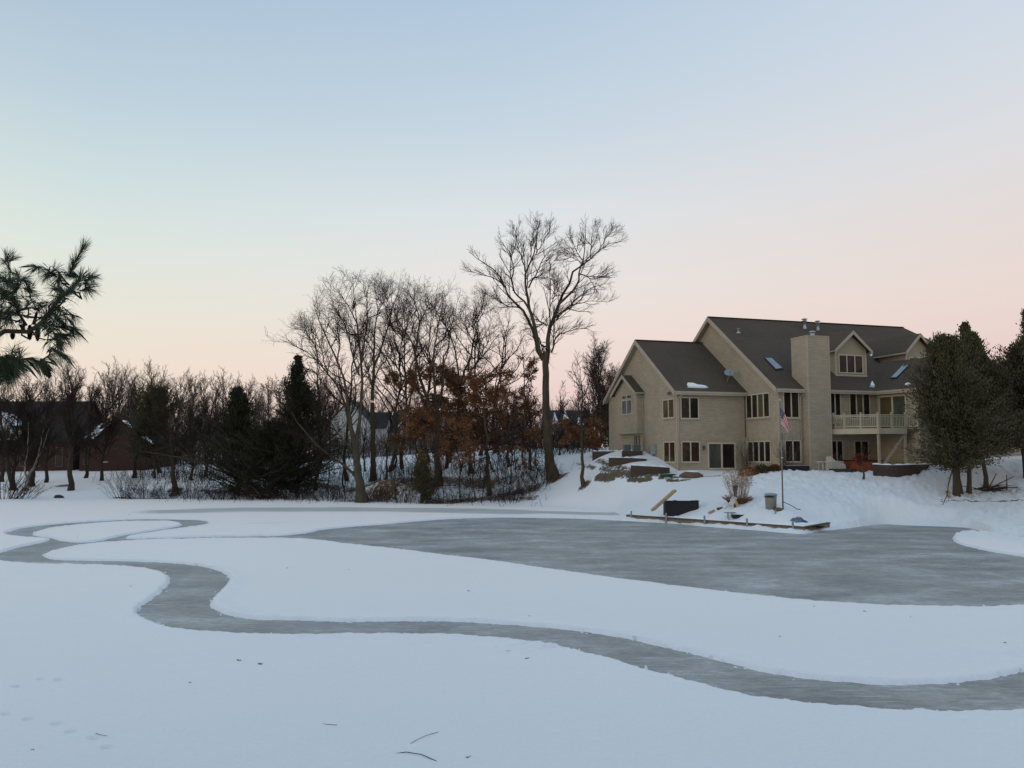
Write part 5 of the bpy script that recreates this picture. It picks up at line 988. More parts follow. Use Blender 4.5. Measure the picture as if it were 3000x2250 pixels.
# ---- white pine at the left: trunk outside the frame, long boughs reaching in
def pine():
    rng = R(5); by = 7.0; b = np.array([-6.6, 6.9, ground_z(-6.6, 6.9)])
    root = thing('pine_tree', b, 'white pine with long drooping needles and dark cones reaching in from the left', 'tree')
    z = np.linspace(0, 1, 12); TP = np.stack([b[0]+0*z, b[1]+0*z, b[2]-.3+12*z], 1)[None]; TR = (.24*(1-.85*z))[None]
    V, Fq = [], []; tubes(TP, TR, 12, V, Fq); commit('trunk', V, Fq, M['bark'], root, b)
    PP = lambda x, y: (x/3.317, 650+y/3.317)
    main = [(fm(PP, [(-900,1420),(-300,1210),(0,1120),(140,1075),(230,1045),(330,1000),(400,950),(480,870),(600,760),(680,670),(730,560),(770,420),(810,260),(815,240)]), .035, .006, (-.1, 0)),
      (fm(PP, [(680,665),(600,580),(540,520),(490,475),(400,440),(345,425)]), .008, .004, (0, -.2)), (fm(PP, [(690,672),(760,650),(830,600),(850,550),(870,510)]), .008, .004, (0, .15)), (fm(PP, [(560,790),(585,700),(590,630)]), .007, .004, (0, .2)),
      (fm(PP, [(600,760),(540,820),(520,890),(470,950),(400,1000)]), .007, .006, (0, .05)), (fm(PP, [(470,885),(560,900),(640,905),(700,895)]), .007, .004, (0, -.15)),
      (fm(PP, [(230,1045),(200,1070),(270,1090),(390,1115),(470,1105),(560,1075),(640,1050),(700,1045)]), .009, .004, (0, .1)), (fm(PP, [(520,1085),(540,1140),(560,1200)]), .006, .004, (0, -.1)), (fm(PP, [(400,960),(430,980),(480,990)]), .006, .004, (0, -.2)),
      (fm(PP, [(230,1045),(210,950),(190,800),(130,600),(100,470),(75,330)]), .014, .004, (0, .3)), (fm(PP, [(330,1000),(280,900),(250,780),(250,650),(230,560)]), .012, .004, (0, -.3)), (fm(PP, [(300,890),(350,850),(380,790)]), .006, .004, (0, .2)), (fm(PP, [(190,800),(100,830),(20,900),(-60,960)]), .009, .004, (0, -.3)), (fm(PP, [(140,600),(60,560),(-30,560)]), .008, .004, (0, .2)), (fm(PP, [(190,960),(80,900),(-60,880)]), .008, .004, (0, .2)), (fm(PP, [(100,700),(20,720),(-80,700)]), .008, .004, (0, -.2)),
      (fm(PP, [(-900,1500),(-300,1360),(0,1320),(150,1325),(280,1340),(380,1325),(480,1280),(580,1265),(600,1270)]), .022, .005, (-.3, -.25)), (fm(PP, [(130,1325),(110,1380),(90,1450),(60,1500)]), .008, .004, (-.25, -.3)), (fm(PP, [(60,1320),(20,1380),(-20,1440)]), .008, .004, (-.3, -.2)), (fm(PP, [(200,1330),(150,1290),(120,1270)]), .007, .004, (-.25, -.1))]
    Ps, Rs = hand_limbs(main, by, R(8), 20)
    # more boughs higher and lower, out of view, thickened to shade the near snow
    Q2, R2 = grow(R(9), TP, TR, 70, .22, .98, (65, 95), 5.0, .01, up=.01, wig=.05, S=20, rmin=.008, lenfall=.6)
    az2 = np.arctan2(Q2[:, -1, 0]-b[0], Q2[:, -1, 1]-b[1]); keep = (Q2[:, :, 0].max(1) < -4.55*Q2[:, :, 1].max(1)/7.0); Q2, R2 = Q2[keep], R2[keep]
    V, Fq = [], []; tubes(Ps, Rs, 7, V, Fq); tubes(Q2, R2, 5, V, Fq); commit('boughs', V, Fq, M['dark_bark'], root, b)
    V, Ft = [], []
    def needles(P, t0, nfas, L, spread, sweep, sag, hw_=.0013):
        t = rng.uniform(t0, 1, nfas)*(len(P)-1); i = np.minimum(t.astype(int), len(P)-2); fr = (t-i)[:, None]; p = P[i]*(1-fr)+P[i+1]*fr; tg = P[i+1]-P[i]; tg /= np.linalg.norm(tg, axis=1, keepdims=True)+1e-9
        for k in range(4):
            rv = rng.normal(size=p.shape); rv -= (rv*tg).sum(1, keepdims=True)*tg; rv /= np.linalg.norm(rv, axis=1, keepdims=True)
            d = tg*(1-spread)+rv*spread*rng.uniform(.5, 1.2, (nfas, 1))+np.array(sweep)*rng.uniform(.6, 1.3, (nfas, 1)); d /= np.linalg.norm(d, axis=1, keepdims=True)
            l = L*rng.uniform(.65, 1.1, (nfas, 1)); s = np.cross(d, rng.normal(size=p.shape)); s /= np.linalg.norm(s, axis=1, keepdims=True); s *= hw_
            mid = p+d*l*.55; end = p+d*l+np.array([0, 0, -1])*sag*l
            q = np.stack([p-s, p+s, mid+s*.9, end, mid-s*.9], 1); base = sum(len(v) for v in V); V.append(q.reshape(-1, 3)); Ft.append(base+np.arange(len(q)*5).reshape(-1, 5))
    spec = {0: (.62, 420, .105, .40, (0, 0, .12), .05), 1: (.2, 190, .12, .35, (-.2, 0, -.25), .12), 2: (.45, 130, .12, .5, (.35, 0, -.12), .1), 3: (.2, 90, .1, .5, (0, 0, 0), .15), 4: (.2, 70, .10, .5, (.2, 0, -.2), .2), 5: (.3, 110, .12, .4, (.25, 0, -.35), .2), 6: (.66, 230, .14, .35, (.25, 0, -.25), .22), 7: (.2, 80, .10, .4, (.2, 0, -.5), .2), 8: (.1, 70, .11, .4, (.2, 0, -.5), .2),
        9: (.28, 380, .10, .42, (-.1, 0, .1), .08), 10: (.4, 230, .10, .42, (.1, 0, .05), .1), 11: (.1, 100, .09, .6, (0, 0, .1), .1), 12: (.1, 190, .12, .4, (-.2, 0, -.1), .15), 13: (.1, 220, .12, .42, (-.1, 0, -.1), .1), 14: (.1, 200, .12, .4, (0, 0, -.2), .15), 15: (.1, 220, .12, .42, (0, 0, -.1), .1), 16: (.36, 420, .15, .35, (.2, 0, -.5), .25), 17: (.1, 220, .13, .5, (.1, 0, -.5), .2), 18: (.1, 190, .14, .5, (.05, 0, -.5), .2), 19: (.1, 80, .11, .4, (.2, 0, .0), .1)}
    for k, s in spec.items(): needles(Ps[k], s[0], int(s[1]*(.62 if k < 9 or k > 15 else .45)), s[2]*1.22, *s[3:])
    Q3, R3 = grow(R(10), Q2, R2, 8, .3, 1., (35, 65), 1.0, .01, up=.03, wig=.06, S=6, rmin=.005, lenfall=.3)
    k3 = Q3[:, :, 0].max(1) < -4.55*Q3[:, :, 1].max(1)/7.0; Q3 = Q3[k3]
    for q in Q3: needles(q, .15, 75, .16, .5, (0, 0, -.05), .12, .0035)  # unseen boughs get wider needles, added to darken the near snow
    commit('needles', V, Ft, M['needle'], root, b, False)
    # cones
    def cone(px, py, px2, py2, y, r):
        a = at_y(*PP(px, py), by+y); e = at_y(*PP(px2, py2), by+y); ax = e-a; L = np.linalg.norm(ax); ax /= L; u = np.cross(ax, (0, 1, 0)); u /= np.linalg.norm(u); v = np.cross(ax, u)
        m = MB(); m.tube([a, a+ax*L*.3, a+ax*L*.7, e], [r*.25, r*.5, r*.42, r*.15], 8)
        for i in range(62):
            s_ = i/62; th = i*2.4; rr_ = r*math.sin(math.pi*min(1, s_*.86+.14))**.6; c = a+ax*L*s_; o = u*math.cos(th)+v*math.sin(th); w_ = np.cross(ax, o)*r*.32
            m.poly([c, c+o*rr_*.6+w_+ax*r*.15, c+o*rr_+ax*r*.55, c+o*rr_*.6-w_+ax*r*.15, c+o*rr_*.55+ax*r*.55], [(0, 1, 2, 3), (4, 3, 2), (4, 2, 1)])
        o = m.build('cone', M['cone'], root, tuple(-b)); return o
    cone(400,1330, 480,1505, -.22, .038); cone(290,1000, 290,1140, 0, .026); cone(365,1015, 365,1150, .05, .026); cone(530,915, 650,1025, .0, .026); cone(125,1060, 122,1135, .0, .022); cone(420,1340, 440,1480, -.15, .034)
pine()
# ================================================================== HOUSES BEYOND
def gable_block(mb_w, mb_r, x0, x1, y0, y1, z0, ze, zr, axis='x', ov=.35, th=.15):
    """simple gabled block: ridge along axis"""
    k = 'x' == axis
    if k:
        ym_ = (y0+y1)/2; mb_w.prism([(x0, y0, z0), (x0, y1, z0), (x0, y1, ze), (x0, ym_, zr-.1), (x0, y0, ze)], (x1-x0, 0, 0)); s_ = (zr-ze)/((y1-y0)/2)
        for yo in (y0-ov, y1+ov): mb_r.prism([(x0-ov, yo, ze-ov*s_), (x1+ov, yo, ze-ov*s_), (x1+ov, ym_, zr), (x0-ov, ym_, zr)], (0, 0, th))
    else:
        xm = (x0+x1)/2; mb_w.prism([(x0, y0, z0), (x1, y0, z0), (x1, y0, ze), (xm, y0, zr-.1), (x0, y0, ze)], (0, y1-y0, 0)); s_ = (zr-ze)/((x1-x0)/2)
        for xo in (x0-ov, x1+ov): mb_r.prism([(xo, y0-ov, ze-ov*s_), (xm, y0-ov, zr), (xm, y1+ov, zr), (xo, y1+ov, ze-ov*s_)], (0, 0, th))
def far_window(parent, x0, x1, y, z0, z1, glass='glass', fr='frame'):
    f = MB().box(x0-.1, x1+.1, y-.06, y-.003, z0-.1, z1+.1).build('window', M[fr], parent)
    MB().box(x0, x1, y-.075, y-.063, z0, z1).build('pane', M[glass], f)
def far_house(name, label, Y, ref, blocks, wall, roof, windows=(), extra=None, frame='white'):
    b = at_y(ref[0], ref[1], Y); z0 = ground_z(b[0], b[1])-.1; h = thing(name, (b[0], Y, z0), label, 'house')
    X = lambda px: at_y(px, 1335, Y)[0]-b[0]; Zz = lambda py: at_y(1500, py, Y)[2]-z0
    for (px0, px1, dy0, dy1, pe, pr, ax) in blocks:
        w1, r1 = MB(), MB(); s0 = 1+dy0/Y; gable_block(w1, r1, X(px0)*1, X(px1)*1, dy0, dy1, -1.5, Zz(pe), Zz(pr), ax)
        w1.build('wall', M[wall], h); r1.build('roof', M[roof], h)
    for (px0, px1, dy, p0, p1) in windows: far_window(h, X(px0), X(px1), dy, Zz(p0), Zz(p1), 'glass', frame)
    if extra: extra(h, X, Zz)
    return h
def ex_brick(h, X, Zz):
    def patch(ring, th=.08):
        MB().prism(ring, (0, 0, th)).build('snow_patch', M['snow'], h)
    xa_, xr_ = X(268), X(347)
    # slope of the gable wing's roofs: snow lying along both rakes
    def on_r(px, t0, t1, y0, y1, side):
        xe_ = X(262)-.35 if side < 0 else X(432)+.35; xm = X(347); ze_, zr_ = Zz(1300), Zz(1228)
        f = lambda t: (xe_+(xm-xe_)*t, ze_-.35*.9+(zr_-ze_+.3)*t+.16)
        (xa1, z1), (xb1, z2) = f(t0), f(t1); patch([(xa1, y0, z1), (xb1, y0, z2), (xb1, y1, z2), (xa1, y1, z1)])
    on_r(0, .02, .30, -.3, 1.6, 1); on_r(0, .62, .9, -.3, 1.0, 1); on_r(0, .1, .9, -.34, .25, -1)
    s_ = (Zz(1238)-Zz(1292))/4.3
    for (p0, p1, t0, t1) in ((228, 262, .1, .6), (255, 300, .35, .95), (282, 312, .05, .5), (232, 248, .65, .95)):
        za, zb_ = Zz(1292)+(Zz(1238)-Zz(1292))*t0+.16, Zz(1292)+(Zz(1238)-Zz(1292))*t1+.16; ya, yb = 1.0+4.0*t0, 1.0+4.0*t1
        patch([(X(p0), ya, za), (X(p1), ya, za), (X(p1)-.2, yb, zb_), (X(p0)+.5, yb, zb_)], .06)
    m = MB(); n = 14; cx_, cz = X(347), Zz(1264); m.prism([(cx_+.42*math.cos(2*math.pi*i/n), -.06, cz+.42*math.sin(2*math.pi*i/n)) for i in range(n)], (0, .055, 0)); m.build('attic_vent', M['dark_roof'], h)
    m = MB(); x0, x1 = X(300), X(317); zb_, zt = Zz(1352), Zz(1324); r = (x1-x0)/2; m.prism([(x0, -.05, zb_), (x1, -.05, zb_)]+[((x0+x1)/2+r*math.cos(math.pi*i/8), -.05, zt+r*math.sin(math.pi*i/8)) for i in range(9)], (0, .045, 0)); f = m.build('arched_window', M['glass'], h)
    MB().box(x0-.1, x1+.1, -.12, -.003, zb_-.15, zb_-.003).build('sill', M['trim'], f)
far_house('brick_house', 'low red brick gable house with snow streaked roof behind the left trees', 110, (347, 1382), [(262, 432, 0, 9, 1300, 1228, 'y'), (222, 330, 1.0, 9.6, 1292, 1238, 'x')], 'brick', 'dark_roof', [(236, 246, 1.0, 1360, 1312)], ex_brick, 'rot_wood')
def ex_left(h, X, Zz):
    w1, r1 = MB(), MB(); gable_block(w1, r1, X(-50), X(52), -1.6, 2.0, Zz(1290), Zz(1246), Zz(1200), 'y'); d = w1.build('dormer', M['white_siding'], h); r1.build('dormer_roof', M['dark_roof'], d)
    m = MB(); xm, xe_ = X(1), X(52)+.3; zr_, ze_ = Zz(1200)+.17, Zz(1246)-.1; m.prism([(xm+.6, -1.9, zr_-.55), (xe_, -1.9, ze_), (xe_, 1.0, ze_), (xm+1.0, 1.0, zr_-.9)], (0, 0, .1)); m.build('snow_patch', M['snow'], d)
    MB().box(X(150), X(163), 3.2, 4.6, Zz(1200), Zz(1150)).build('chimney', M['brick'], h)
far_house('brick_house', 'large dark brick house with long plain roof at the left edge', 113, (60, 1384), [(-230, 215, 0, 9.5, 1288, 1172, 'x')], 'brick', 'dark_roof', [(20, 38, 0, 1365, 1312), (100, 118, 0, 1365, 1312), (165, 183, 0, 1365, 1312), (60, 78, 0, 1365, 1312)], ex_left, 'rot_wood')
far_house('white_house', 'tall white gabled house seen through the broad low-forking oak', 128, (1015, 1345), [(968, 1078, 0, 9, 1232, 1172, 'y'), (1040, 1120, 2.0, 9, 1250, 1205, 'x')], 'white_siding', 'dark_roof', [(978, 990, 0, 1312, 1288), (1030, 1042, 0, 1312, 1288), (1016, 1030, 0, 1245, 1222)])
far_house('white_house', 'white house with grey roof and snowy gable behind the rust leaved oaks', 132, (1240, 1340), [(1140, 1360, 2.4, 11, 1262, 1203, 'x'), (1172, 1232, 0, 6, 1252, 1212, 'y'), (1292, 1352, .4, 6, 1285, 1240, 'y')], 'white_siding', 'dark_roof', [(1192, 1206, 0, 1305, 1280), (1312, 1328, .4, 1318, 1296), (1255, 1270, 2.4, 1315, 1290)],
 lambda h, X, Zz: (MB().box(X(1287), X(1299), 1.1, 2.1, 0, Zz(1214)).build('chimney', M['white_siding'], h), MB().prism([(X(1170)-.3, -.4, Zz(1254)), (X(1202), -.4, Zz(1212)+.1), (X(1202), 3, Zz(1212)+.1), (X(1170)-.3, 3, Zz(1254))], (0, 0, .22)).build('snow_patch', M['snow'], h)))
far_house('cream_house', 'low cream house with snowy roof behind the young oak on the slope', 118, (1665, 1318), [(1615, 1730, 0, 9, 1252, 1200, 'x')], 'cream_siding', 'dark_roof', [(1658, 1668, 0, 1290, 1268)], lambda h, X, Zz: [MB().prism([(X(a), -.3+4.5*t0, Zz(1252)+(Zz(1200)-Zz(1252))*t0+.18), (X(b_), -.3+4.5*t0, Zz(1252)+(Zz(1200)-Zz(1252))*t0+.18), (X(b_)-.5, 4.5*t1, Zz(1252)+(Zz(1200)-Zz(1252))*t1+.2), (X(a)+.4, 4.5*t1, Zz(1252)+(Zz(1200)-Zz(1252))*t1+.2)], (0, 0, .08)).build('snow_patch', M['snow'], h) for a, b_, t0, t1 in ((1618, 1640, .1, .8), (1652, 1670, .4, .95), (1690, 1712, .05, .5))])

# ================================================================== SEAWALL DOCK
ZD = .36
Lp, Kp, Rp = at_z(1835, 1507.5, ZD), at_z(2357, 1543, ZD), at_z(2431, 1530, ZD)
nL = np.array([-(Kp-Lp)[1], (Kp-Lp)[0], 0]); nL /= np.linalg.norm(nL); nR = np.array([-(Rp-Kp)[1], (Rp-Kp)[0], 0]); nR /= np.linalg.norm(nR)
dk = thing('dock', (Kp[0], Kp[1], 0), 'snow covered wooden dock with grey board sides along the rink', 'dock'); o0 = np.array([Kp[0], Kp[1], 0])
lp, kp, rp = Lp-o0, Kp-o0, Rp-o0
def wall_strip(mb, a, b, n, z0, z1, th): return mb.prism([(a[0], a[1], z0), (b[0], b[1], z0), (b[0]+n[0]*th, b[1]+n[1]*th, z0), (a[0]+n[0]*th, a[1]+n[1]*th, z0)], (0, 0, z1-z0))
for i in range(5):
    a = lp+(kp-lp)*i/5; b = lp+(kp-lp)*(i+1)/5-(kp-lp)/np.linalg.norm(kp-lp)*.02; m = MB(); wall_strip(m, a, b, nL, -.1, ZD-.07-.02*(i % 2), .06); m.build('side_board', M['seawall'], dk)
m = MB(); wall_strip(m, kp+(0, 0, 0), rp, nR, -.1, ZD-.07, .06); m.build('side_board', M['seawall'], dk)
m = MB(); wall_strip(m, lp-nL*.05, kp-nL*.05, nL, ZD-.068, ZD, .2); m.build('cap_board', M['rot_wood'], dk)
m = MB(); wall_strip(m, kp-nR*.05+(rp-kp)*.02, rp-nR*.05, nR, ZD-.066, ZD-.002, .2); m.build('cap_board', M['rot_wood'], dk)
inl = lp+nL*1.9; inr = rp+nR*1.2; ink = kp+nL*1.8
m = MB(); m.prism([(*(lp+nL*.16)[:2], ZD-.16), (*(kp+nL*.16)[:2], ZD-.16), (*(rp+nR*.16)[:2], ZD-.16), (*inr[:2], ZD-.16), (*ink[:2], ZD-.16), (*inl[:2], ZD-.16)], (0, 0, .10)); m.build('platform', M['rot_wood'], dk)
# snow lying on the dock
nu, nv = 90, 16; V = []; rng = R(4)
for i in range(nu+1):
    for j in range(nv+1):
        u, v = i/nu, j/nv; a = (lp+(kp-lp)*(u/.76) if u < .76 else kp+(rp-kp)*((u-.76)/.24)); nn = nL if u < .70 else (nR if u > .82 else nL+(nR-nL)*((u-.70)/.12)); p = a+nn*(.13+(2.3 if u < .76 else 1.5)*v)
        h_ = (.17*float(fbm(np.array([p[0]*1.6+40]), np.array([p[1]*1.6]), 3)[0])+.05)*min(1, v*6)*min(1, (1-v)*5+.1)*min(1, u*12, (1-u)*10); V.append((p[0], p[1], ZD-.07+h_+.01))
I = np.arange((nu+1)*(nv+1)).reshape(nu+1, nv+1); link('snow_layer', np_mesh('snow_layer', V, [np.stack([I[:-1, :-1], I[1:, :-1], I[1:, 1:], I[:-1, 1:]], -1).reshape(-1, 4)], True), M['snow'], dk)
for px, py in ((1852, 1496), (1954.5, 1502), (2067, 1510), (2191.5, 1521), (2325, 1531)):
    f_ = (px-1835)/(2357-1835); best = min(np.linspace(0, 1, 400), key=lambda s: abs((lambda q: 1500+F*q[0]/(q[1]*cp+(q[2]-CAMH)*sp))(Lp+(Kp-Lp)*s)-px)); p = lp+(kp-lp)*best-nL*.10
    MB().box(p[0]-.05, p[0]+.05, p[1]-.05, p[1]+.05, -.15, ZD+.26).build('post', M['dish_grey'], dk)
# ---- things on the dock and the bank
def gp(px, py, Y): p = at_y(px, py, Y); return np.array([p[0], p[1], ground_z(p[0], p[1])])
tp_ = at_z(2338, 1531, ZD+.06); V = []; rng = R(12); n1, n2 = 26, 12
for i in range(n1+1):
    for j in range(n2+1):
        u, v = i/n1-.5, j/n2-.5; V.append((tp_[0]+u*1.35+.1*math.sin(v*6), tp_[1]+v*.7+u*.2, tp_[2]-.04+(.26*float(fbm(np.array([u*5+3]), np.array([v*5+9]), 3)[0])+.10*math.cos(u*3))*max(0, 1-(2*u)**2)*max(0, 1-(2*v)**2)*1.6))
I = np.arange((n1+1)*(n2+1)).reshape(n1+1, n2+1); tag(link('tarp', np_mesh('tarp', V, [np.stack([I[:-1, :-1], I[1:, :-1], I[1:, 1:], I[:-1, 1:]], -1).reshape(-1, 4)], True), M['blue_tarp']), 'crumpled blue and grey cloth lying on the dock corner', 'tarp')
# black bin
b = gp(1995, 1492, 55.3); b[2] = b[2]*.5+at_y(1995, 1492, 55.0)[2]*.5; bw = 96*55.3/F; t_bin = thing('planter_box', b, 'long black rectangular planter box filled with snow near the dock', 'planter box')
m = MB(); z1 = .60
for x0, x1, y0, y1 in ((-bw/2, bw/2, -.42, -.38), (-bw/2, bw/2, .38, .42), (-bw/2, -bw/2+.04, -.379, .379), (bw/2-.04, bw/2, -.379, .379)): m.box(x0, x1, y0, y1, -.45, z1)
m.build('body', M['plastic_dark'], t_bin)
m = MB(); 
for x0, x1, y0, y1 in ((-bw/2-.03, bw/2+.03, -.45, -.37), (-bw/2-.03, bw/2+.03, .37, .45), (-bw/2-.03, -bw/2+.05, -.369, .369), (bw/2-.05, bw/2+.03, -.369, .369)): m.box(x0, x1, y0, y1, z1+.002, z1+.05)
m.build('rim', M['plastic_dark'], t_bin)
rng = R(3); m = MB(); pts = []; nx_, ny_ = 18, 5
for i in range(nx_+1):
    for j in range(ny_+1): pts.append((-bw/2+.06+(bw-.12)*i/nx_, -.36+.72*j/ny_, z1+.0+rng.uniform(0, .10)))
m.poly(pts, [(i*(ny_+1)+j, (i+1)*(ny_+1)+j, (i+1)*(ny_+1)+j+1, i*(ny_+1)+j+1) for i in range(nx_) for j in range(ny_)], True); m.build('snow_fill', M['snow'], t_bin)
for k, (a, e) in enumerate((((1917, 1488.5), (1975, 1437)), ((1922, 1487), (1980, 1436.5)))):
    A_ = at_y(*a, 54.7+.12*k); E_ = at_y(*e, 55.0+.15*k); A_ = A_-(E_-A_)*.14; tag(MB().bar(A_, E_, .17-.03*k, .14).build('wooden_beam', M['pale_wood']), ['pale squared timber leaning on the black planter box, front one', 'second pale timber just behind the front leaning one'][k], 'timber')
# nest post with sign boards
b = gp(2155, 1487, 53); t_p = thing('post', b, 'short wooden post with a box on top and white boards nailed on', 'post')
MB().box(-.085, .085, -.085, .085, -.2, 1.02).build('pole', M['rot_wood'], t_p); m = MB(); m.box(-.12, .12, -.12, .12, 1.022, 1.27); m.box(-.15, .15, -.15, .15, 1.272, 1.32); m.build('cap_box', M['rot_wood'], t_p)
for k, (dx, dz) in enumerate(((-.10, .55), (-.20, .33))):
    c = np.array([dx, -.14, dz]); ax = np.array([.15, 0, .17]); bx_ = np.array([.13, -.02, -.06]); m = MB(); m.prism([c-ax-bx_, c-ax+bx_, c+ax*.4+bx_, c+ax*.4-bx_], (0, .02, 0)); m.build('board', M['white'], t_p)
m = MB(); m.bar((.09, -.16, .02), (-.10, -.12, .62), .16, .03, (0, 1, 0)); m.build('stake', M['pale_wood'], t_p)
def grass_clump(label, px, py, Y, h, wdt, n, seed, name='ornamental_grass'):
    rng = R(seed); b = gp(px, py, Y); root = thing(name, b, label, 'grass clump'); V, Fq = [], []
    def blades(n, h0, h1, w_, rr_, fan):
        a = rng.uniform(0, 6.28, n); q = rng.rand(n)**.5; S = 6; out = np.empty((n, S, 3)); out[:, 0] = b+np.stack([np.cos(a)*q*rr_, np.sin(a)*q*rr_, np.full(n, -.05)], 1); L = rng.uniform(h0, h1, n)
        d = np.stack([np.cos(a)*q*fan, np.sin(a)*q*fan, np.ones(n)], 1); d /= np.linalg.norm(d, axis=1, keepdims=True)
        for s in range(1, S): d = d+np.stack([np.cos(a)*.05*s*fan, np.sin(a)*.05*s*fan, np.full(n, -.02*s)], 1)+rng.normal(size=d.shape)*.05; d /= np.linalg.norm(d, axis=1, keepdims=True); out[:, s] = out[:, s-1]+d*(L/(S-1))[:, None]
        tubes(out, np.full((n, S), w_)*np.linspace(1, .4, S), 3, V, Fq); return out
    o1 = blades(n, h*.6, h*1.05, .0075, wdt*.42, .16); commit('stalks', V, Fq, M['dry_grass'], root, b); V, Fq = [], []
    pos = np.repeat(o1[:, 4:].reshape(-1, 3), 4, 0)+rng.normal(size=(len(o1)*8, 3))*.06; leaf_quads(rng, pos, .16, .03, V, Fq, -.5); commit('plumes', V, Fq, M['dry_grass'], root, b, False); V, Fq = [], []
    blades(int(n*2.2), h*.18, h*.38, .011, wdt*.5, .8); commit('leaves', V, Fq, M['rust_leaf'], root, b)
    return root
grass_clump('tall clump of dry pale ornamental grass behind the short post', 2163, 1481, 53.6, 2.0, 1.2, 150, 5)
b = gp(2138, 1503, 52); t_s = thing('stand', b, 'small grey metal stand with snow beside the short post', 'stand'); MB().box(-.30, .30, -.2, .2, .34, .38).build('top', M['dish_grey'], t_s)
for x in (-.1, .12):
    for y in (-.15, .15): MB().box(x-.02, x+.02, y-.02, y+.02, -.1, .338).build('leg', M['dish_grey'], t_s)
b = gp(2163, 1504, 51.6); m = MB(); ring = [(-.42, -.12), (.3, -.16), (.46, 0), (.3, .16), (-.42, .14)]; n = 5; m.poly([(x*.8, y*.8, -.05) for x, y in ring]+[(x, y, .14+.05*(x > 0)) for x, y in ring]+[(x*.85, y*.75, .07) for x, y in ring], [tuple(range(5))[::-1]]+[(i, (i+1) % 5, 5+(i+1) % 5, 5+i) for i in range(5)]+[(5+i, 5+(i+1) % 5, 10+(i+1) % 5, 10+i) for i in range(5)]+[(10, 11, 12, 13, 14)]); tag(m.build('sled', M['plastic_dark'], None, tuple(b)), 'dark sled half sunk in snow next to the small grey stand', 'sled')
for k, (px, py, Y, c2, lb) in enumerate(((2085, 1489, 53.5, (2095, 1483), 'split log lying in the snow between planter box and stand'), (2110, 1485, 53.6, (2121, 1483), 'short brown log in the snow left of the short post'))):
    b = gp(px, py, Y); m = MB(); m.tube([b+(-.18, 0, .02), b+(.18, .1, .17-.1*k)], [.085, .075], 8); tag(m.build('log', M['pale_wood' if k == 0 else 'rot_wood']), lb, 'log')
b = gp(2124, 1484, 53.4); m = MB(); m.tube([b+(-.1, 0, .05), b+(.0, -.05, .16), b+(.1, 0, .06)], [.05, .1, .05], 7); m.build('snow_clod', M['snow']); tag(bpy.data.objects['snow_clod'], 'snow covered clod at the foot of the short post', 'snow clod')
# bin
b = gp(2259, 1492, 51); t_c = thing('trash_can', b, 'grey round trash can with a domed lid, left of the flagpole', 'trash can')
m = MB(); m.lathe((0, 0, -.08), [(.30, 0), (.34, .82), (.35, .83)], 24); m.build('body', M['grey_plastic'], t_c); m = MB(); m.lathe((0, 0, .752), [(.38, 0), (.385, .03), (.30, .10), (.1, .13), (.02, .13)], 24); m.build('lid', M['dish_grey'], t_c)
m = MB(); m.tube([(-.42, -.12, .68), (-.36, -.2, .66), (-.2, -.34, .69), (.0, -.39, .66), (.1, -.38, .69)], [.02, .04, .05, .04, .02], 7); m.build('bag_edge', M['plastic_dark'], t_c)
# flagpole and flag
b = gp(2294, 1488, 50.6); topz = at_y(2284, 1176, 50.6)[2]; t_f = thing('flagpole', b, 'slim steel flagpole rising from the snowy bank before the house', 'flagpole'); Hf = topz-b[2]
m = MB(); m.tube([(0, 0, -.3), (0, 0, Hf*.45), (-.015, 0, Hf)], [.045, .04, .025], 10); m.build('pole', M['steel'], t_f); m = MB(); m.lathe((-.015, 0, Hf), [(.01, 0), (.06, .03), (.075, .075), (.055, .12), (.01, .15)], 12); m.build('finial', M['zinc'], t_f)
for zz in (Hf*.79, Hf*.47): MB().box(-.02, .07, -.05, .05, zz, zz+.06).build('cleat', M['white'], t_f)
m = MB(); q = np.array([0, 0, .35]); m.tube([(.0, -.05, .42), (.15, -.1, .36), (.45, -.15, .22), (.75, -.2, .02), (.95, -.2, -.0), (.86, -.28, .02)], .022, 6); tag(m.build('hose', M['plastic_dark'], None, tuple(b)), 'dark curved hose on the snow at the flagpole foot', 'hose')
m = MB(); m.lathe((b[0]-.28, b[1], b[2]-.1), [(.32, 0), (.28, .12), (.12, .2), (.02, .21)], 9); tag(m.build('stone', M['rot_wood']), 'brown stone between flagpole foot and trash can', 'stone')
nu, nv = 40, 26; V, UV = [], []; pxm = 50/F; zT = at_y(2284, 1194, 50.6)[2]; hoist = 45*pxm
for i in range(nu+1):
    for j in range(nv+1):
        u, v = i/nu, j/nv                        # v=0 top, u=0 hoist
        s = u*1.5; base = np.array([b[0]-.02, b[1]-.035, zT-v*hoist])
        x = .04+.34*u+.10*u*(1-v)-.20*math.sin(math.pi*min(1, u*1.6))*v*(1-u)
        zz = -s*(.80-.36*v)*(.55+.45*u); y = -.10*math.sin(u*2.2+v*5.5)*min(1, u*3)-.13*math.sin(v*9+u*3)*min(1, u*2)*.6
        V.append(base+(x if u > 0 else 0, y, zz)); UV.append((u, v))
I = np.arange((nu+1)*(nv+1)).reshape(nu+1, nv+1); q = np.stack([I[:-1, :-1], I[1:, :-1], I[1:, 1:], I[:-1, 1:]], -1).reshape(-1, 4); me = np_mesh('flag', V, [q], True)
for nm, col in (('fu', 0), ('fv', 1)): at = me.attributes.new(nm, 'FLOAT', 'POINT'); at.data.foreach_set('value', np.array(UV, np.float32)[:, col].copy())
t = NT('flag_cloth'); u, v = t.attr('fu'), t.attr('fv'); st = t.math('MODULO', t.math('MULTIPLY', v, 13.0), 2.0); red = t.math('LESS_THAN', st, 1.0)
c = t.mix(red, (.78, .74, .70, 1), (.42, .02, .035, 1)); can = t.math('MULTIPLY', t.math('LESS_THAN', u, .4), t.math('LESS_THAN', v, 7/13)); 
